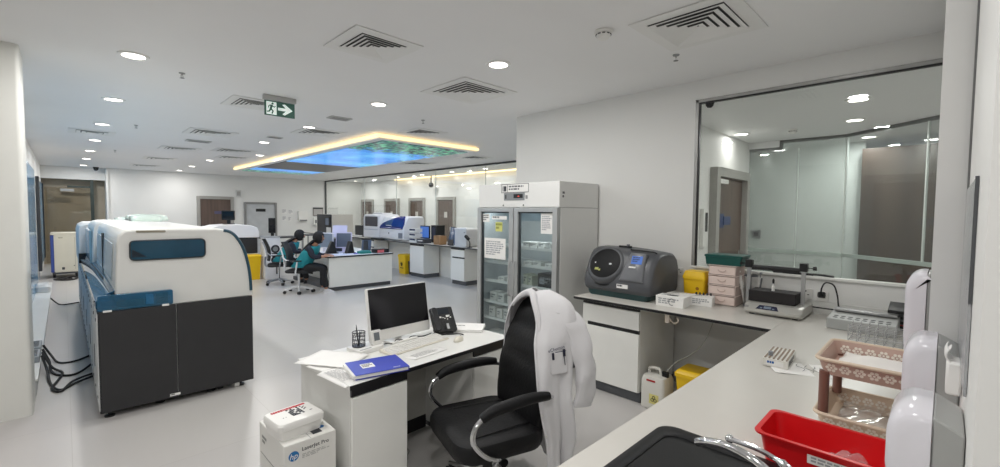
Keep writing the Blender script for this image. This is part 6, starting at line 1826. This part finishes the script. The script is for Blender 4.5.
SHOE = mat('shoe white grey', '#c9c9cc', .5)
def person(label, loc, rz, lean, reach, head_tilt, head_yaw, group, shoe, long_hair):
    """local: facing +y, hips over the seat centre"""
    t = thing('person', label, 'person', loc, rz, group)
    hip = Vector((0, -.04, .56))
    def sp(u): return hip + Vector((0, lean * u, .50 * u * (1 - .12 * lean)))
    chest, neck = sp(.72), sp(1.0)
    head = neck + Vector((head_yaw * .05, .05 + .3 * head_tilt * .25, .13 - .04 * head_tilt))
    ch = [[(tuple(hip), (.16, .13)), (tuple(sp(.35)), (.135, .11)), (tuple(chest), (.16, .12)), (tuple(sp(.93)), (.085, .075)), (tuple(neck), .052), (tuple(neck + (head - neck) * .5), .05), (tuple(head - Vector((0, 0, .02))), (.078, .088)), (tuple(head + Vector((0, -.01, .06))), (.078, .09)), (tuple(head + Vector((0, -.01, .11))), (.05, .06))]]
    hands = []
    for s in (-1, 1):
        sh = chest + Vector((s * .17, .01, .06))
        hd_ = Vector((s * .12, reach, .80))
        el = (sh + hd_) / 2 + Vector((s * .07, -.08, -.10))
        ch.append([(tuple(chest), (.16, .12)), (tuple(sh), .062), (tuple(el), .045), (tuple(hd_ + (el - hd_) * .12), .028)])
        hands.append((hd_, el, s))
        kn = Vector((s * .1, .43, .55)); an = Vector((s * .1, .40 + (.1 if s > 0 else -.02), .10))
        ch.append([(tuple(hip), (.16, .13)), (tuple(Vector((s * .095, .06, .56))), .095), (tuple(kn), .062), (tuple(kn * .5 + an * .5 + Vector((0, -.02, 0))), .055), (tuple(an), .04)])
    # hands with separate fingers grown out of the wrists of the same skin
    for (hd_, el, s) in hands:
        d = (hd_ - el).normalized(); side = Vector((1, 0, 0)) * s
        wr = hd_ + (el - hd_) * .12; palm = hd_ + d * .035
        ch.append([(tuple(wr), .028), (tuple(palm), (.03, .016))])
        for k, (off, ln) in enumerate(((-.026, .062), (-.009, .075), (.009, .072), (.026, .058))):
            b0 = palm + d * .03 + side * off
            ch.append([(tuple(palm), (.03, .016)), (tuple(b0), .0095), (tuple(b0 + d * ln * .5 + Vector((0, 0, -.008))), .0088), (tuple(b0 + d * ln * .9 + Vector((0, 0, -.03))), .0075)])
        tb = hd_ - side * .03 + d * .01
        ch.append([(tuple(palm), (.03, .016)), (tuple(tb), .011), (tuple(tb - side * .02 + d * .04), .009)])
    body = mesh_obj('body', skin_mesh(ch, 2), SKIN, t)
    # garments as looser surfaces around the same joints
    def garment(name, chains, material, par=body):
        return mesh_obj(name, skin_mesh(chains, 2), material, t)
    sl = []
    sl.append([(tuple(sp(.05)), (.185, .15)), (tuple(sp(.35)), (.158, .132)), (tuple(chest), (.185, .14)), (tuple(sp(.93)), (.10, .09))])
    for (hd_, el, s) in hands:
        sh = chest + Vector((s * .17, .01, .06))
        sl.append([(tuple(chest), (.185, .14)), (tuple(sh), .078), (tuple(el), .062), (tuple(hd_ + (el - hd_) * .3), .046)])
    garment('tunic', sl, NAV)
    tr_ = []
    for s in (-1, 1):
        kn = Vector((s * .1, .43, .55)); an = Vector((s * .1, .40 + (.1 if s > 0 else -.02), .13))
        tr_.append([(tuple(hip), (.185, .15)), (tuple(Vector((s * .095, .06, .56))), .112), (tuple(kn), .08), (tuple(kn * .5 + an * .5 + Vector((0, -.02, 0))), .076), (tuple(an), .066)])
    garment('trousers', tr_, BLKC)
    # sleeveless vest
    m = MB(); rings = []
    for i in range(13):
        u = .02 + .9 * i / 12
        c = sp(u)
        w = (.205 + .015 * (1 - u) ** 3 if u < .7 else .205 - .10 * ((u - .7) / .3) ** 1.5); d_ = (.17 + .015 * (1 - u) ** 3 if u < .7 else .165 - .06 * ((u - .7) / .3))
        if u < 0: c = sp(0) + Vector((0, .02, u * .5))
        rings.append([(c.x + w * math.copysign(abs(math.cos(q)) ** .85, math.cos(q)), c.y + d_ * math.sin(q) + .006 * math.sin(5 * q + 3 * u), c.z) for q in [2 * PI * k / 26 for k in range(26)]])
    m.loft(rings, caps=False); mk('vest', m, TEAL, t, solid=.008, smooth=80)
    # headscarf or hair
    m = MB(); rings = []
    hc = head + Vector((0, -.02, .03))
    for i in range(15):
        a = -PI / 2 + PI * i / 14
        rr_ = max(.01, math.cos(a))
        ring = []
        for q in [2 * PI * k / 22 for k in range(22)]:
            x, y, z = .105 * rr_ * math.cos(q), .122 * rr_ * math.sin(q), .135 * math.sin(a)
            if math.sin(q) > .25 and abs(x) < .06 and -.095 < z < .05: y = min(y, .06)      # open over the face
            ring.append((hc.x + x, hc.y + y, hc.z + z))
        rings.append(ring)
    m.loft(rings); hs = mk('headscarf', m, HAIR, t, smooth=80)
    m = MB(); rings = []
    for i in range(10):
        u = i / 9
        c = head.lerp(chest, u) + Vector((0, -.07 - .09 * math.sin(PI * u * .8) - .03 * u, .0))
        w = .085 + .055 * math.sin(PI * min(1, u * 1.2)) if not long_hair else .10 + .05 * u
        rings.append([(c.x + w * math.cos(q), c.y + (.05 + .02 * u) * math.sin(q), c.z - (.12 * u if long_hair else 0)) for q in [2 * PI * k / 16 for k in range(16)]])
    m.loft(rings); mk('scarf_drape', m, HAIR, hs, smooth=80)
    # face
    fc = head + Vector((0, .072, .02))
    mk('nose', MB().loft([[(fc.x - .008, fc.y + .002, fc.z + .012), (fc.x + .008, fc.y + .002, fc.z + .012), (fc.x, fc.y + .012, fc.z + .012)], [(fc.x - .015, fc.y + .0, fc.z - .028), (fc.x + .015, fc.y, fc.z - .028), (fc.x, fc.y + .03, fc.z - .024)]]), SKIN, t)
    mk('eyes', MB().sph((fc.x - .03, fc.y + .004, fc.z + .016), (.013, .006, .007), 10, 6).sph((fc.x + .03, fc.y + .004, fc.z + .016), (.013, .006, .007), 10, 6), mat('dark eye', '#1a1412', .3), t)
    mk('mouth', MB().sph((fc.x, fc.y + .004, fc.z - .05), (.022, .007, .006), 10, 6), mat('lip', '#9a5f55', .5), t)
    for s in (-1, 1):
        an = Vector((s * .1, .40 + (.1 if s > 0 else -.02), .10))
        m = MB(Matrix.Translation((an.x, an.y, 0)))
        m.loft([[(p[0] * 1.0, p[1] + .05, z) for p in rrect(w_, l_, w_ * .45, 5)] for z, w_, l_ in ((.0, .09, .25), (.025, .095, .26), (.06, .085, .22))] + [[(p[0], p[1] - .0, .11) for p in rrect(.08, .1, .036, 5)]])
        so = mk('shoe', m, shoe, t, smooth=60)
        mk('sole', MB(Matrix.Translation((an.x, an.y + .05, 0))).prism(rrect(.1, .265, .045, 5), 'z', .0005, .018), WPL, so)
    return t
person('person in teal vest with long black hair, nearer one, leaning to the island desk', (3.53, 9.43, -.03), A1, .30, .50, .5, 0, 'two people in teal vests', SHOE, True)
person('person in teal vest and black headscarf, farther one, bending over the desk', (3.60, 10.80, -.03), A2, .30, .48, .9, 0, 'two people in teal vests', mat('black shoe', '#1c1c1e', .5), False)
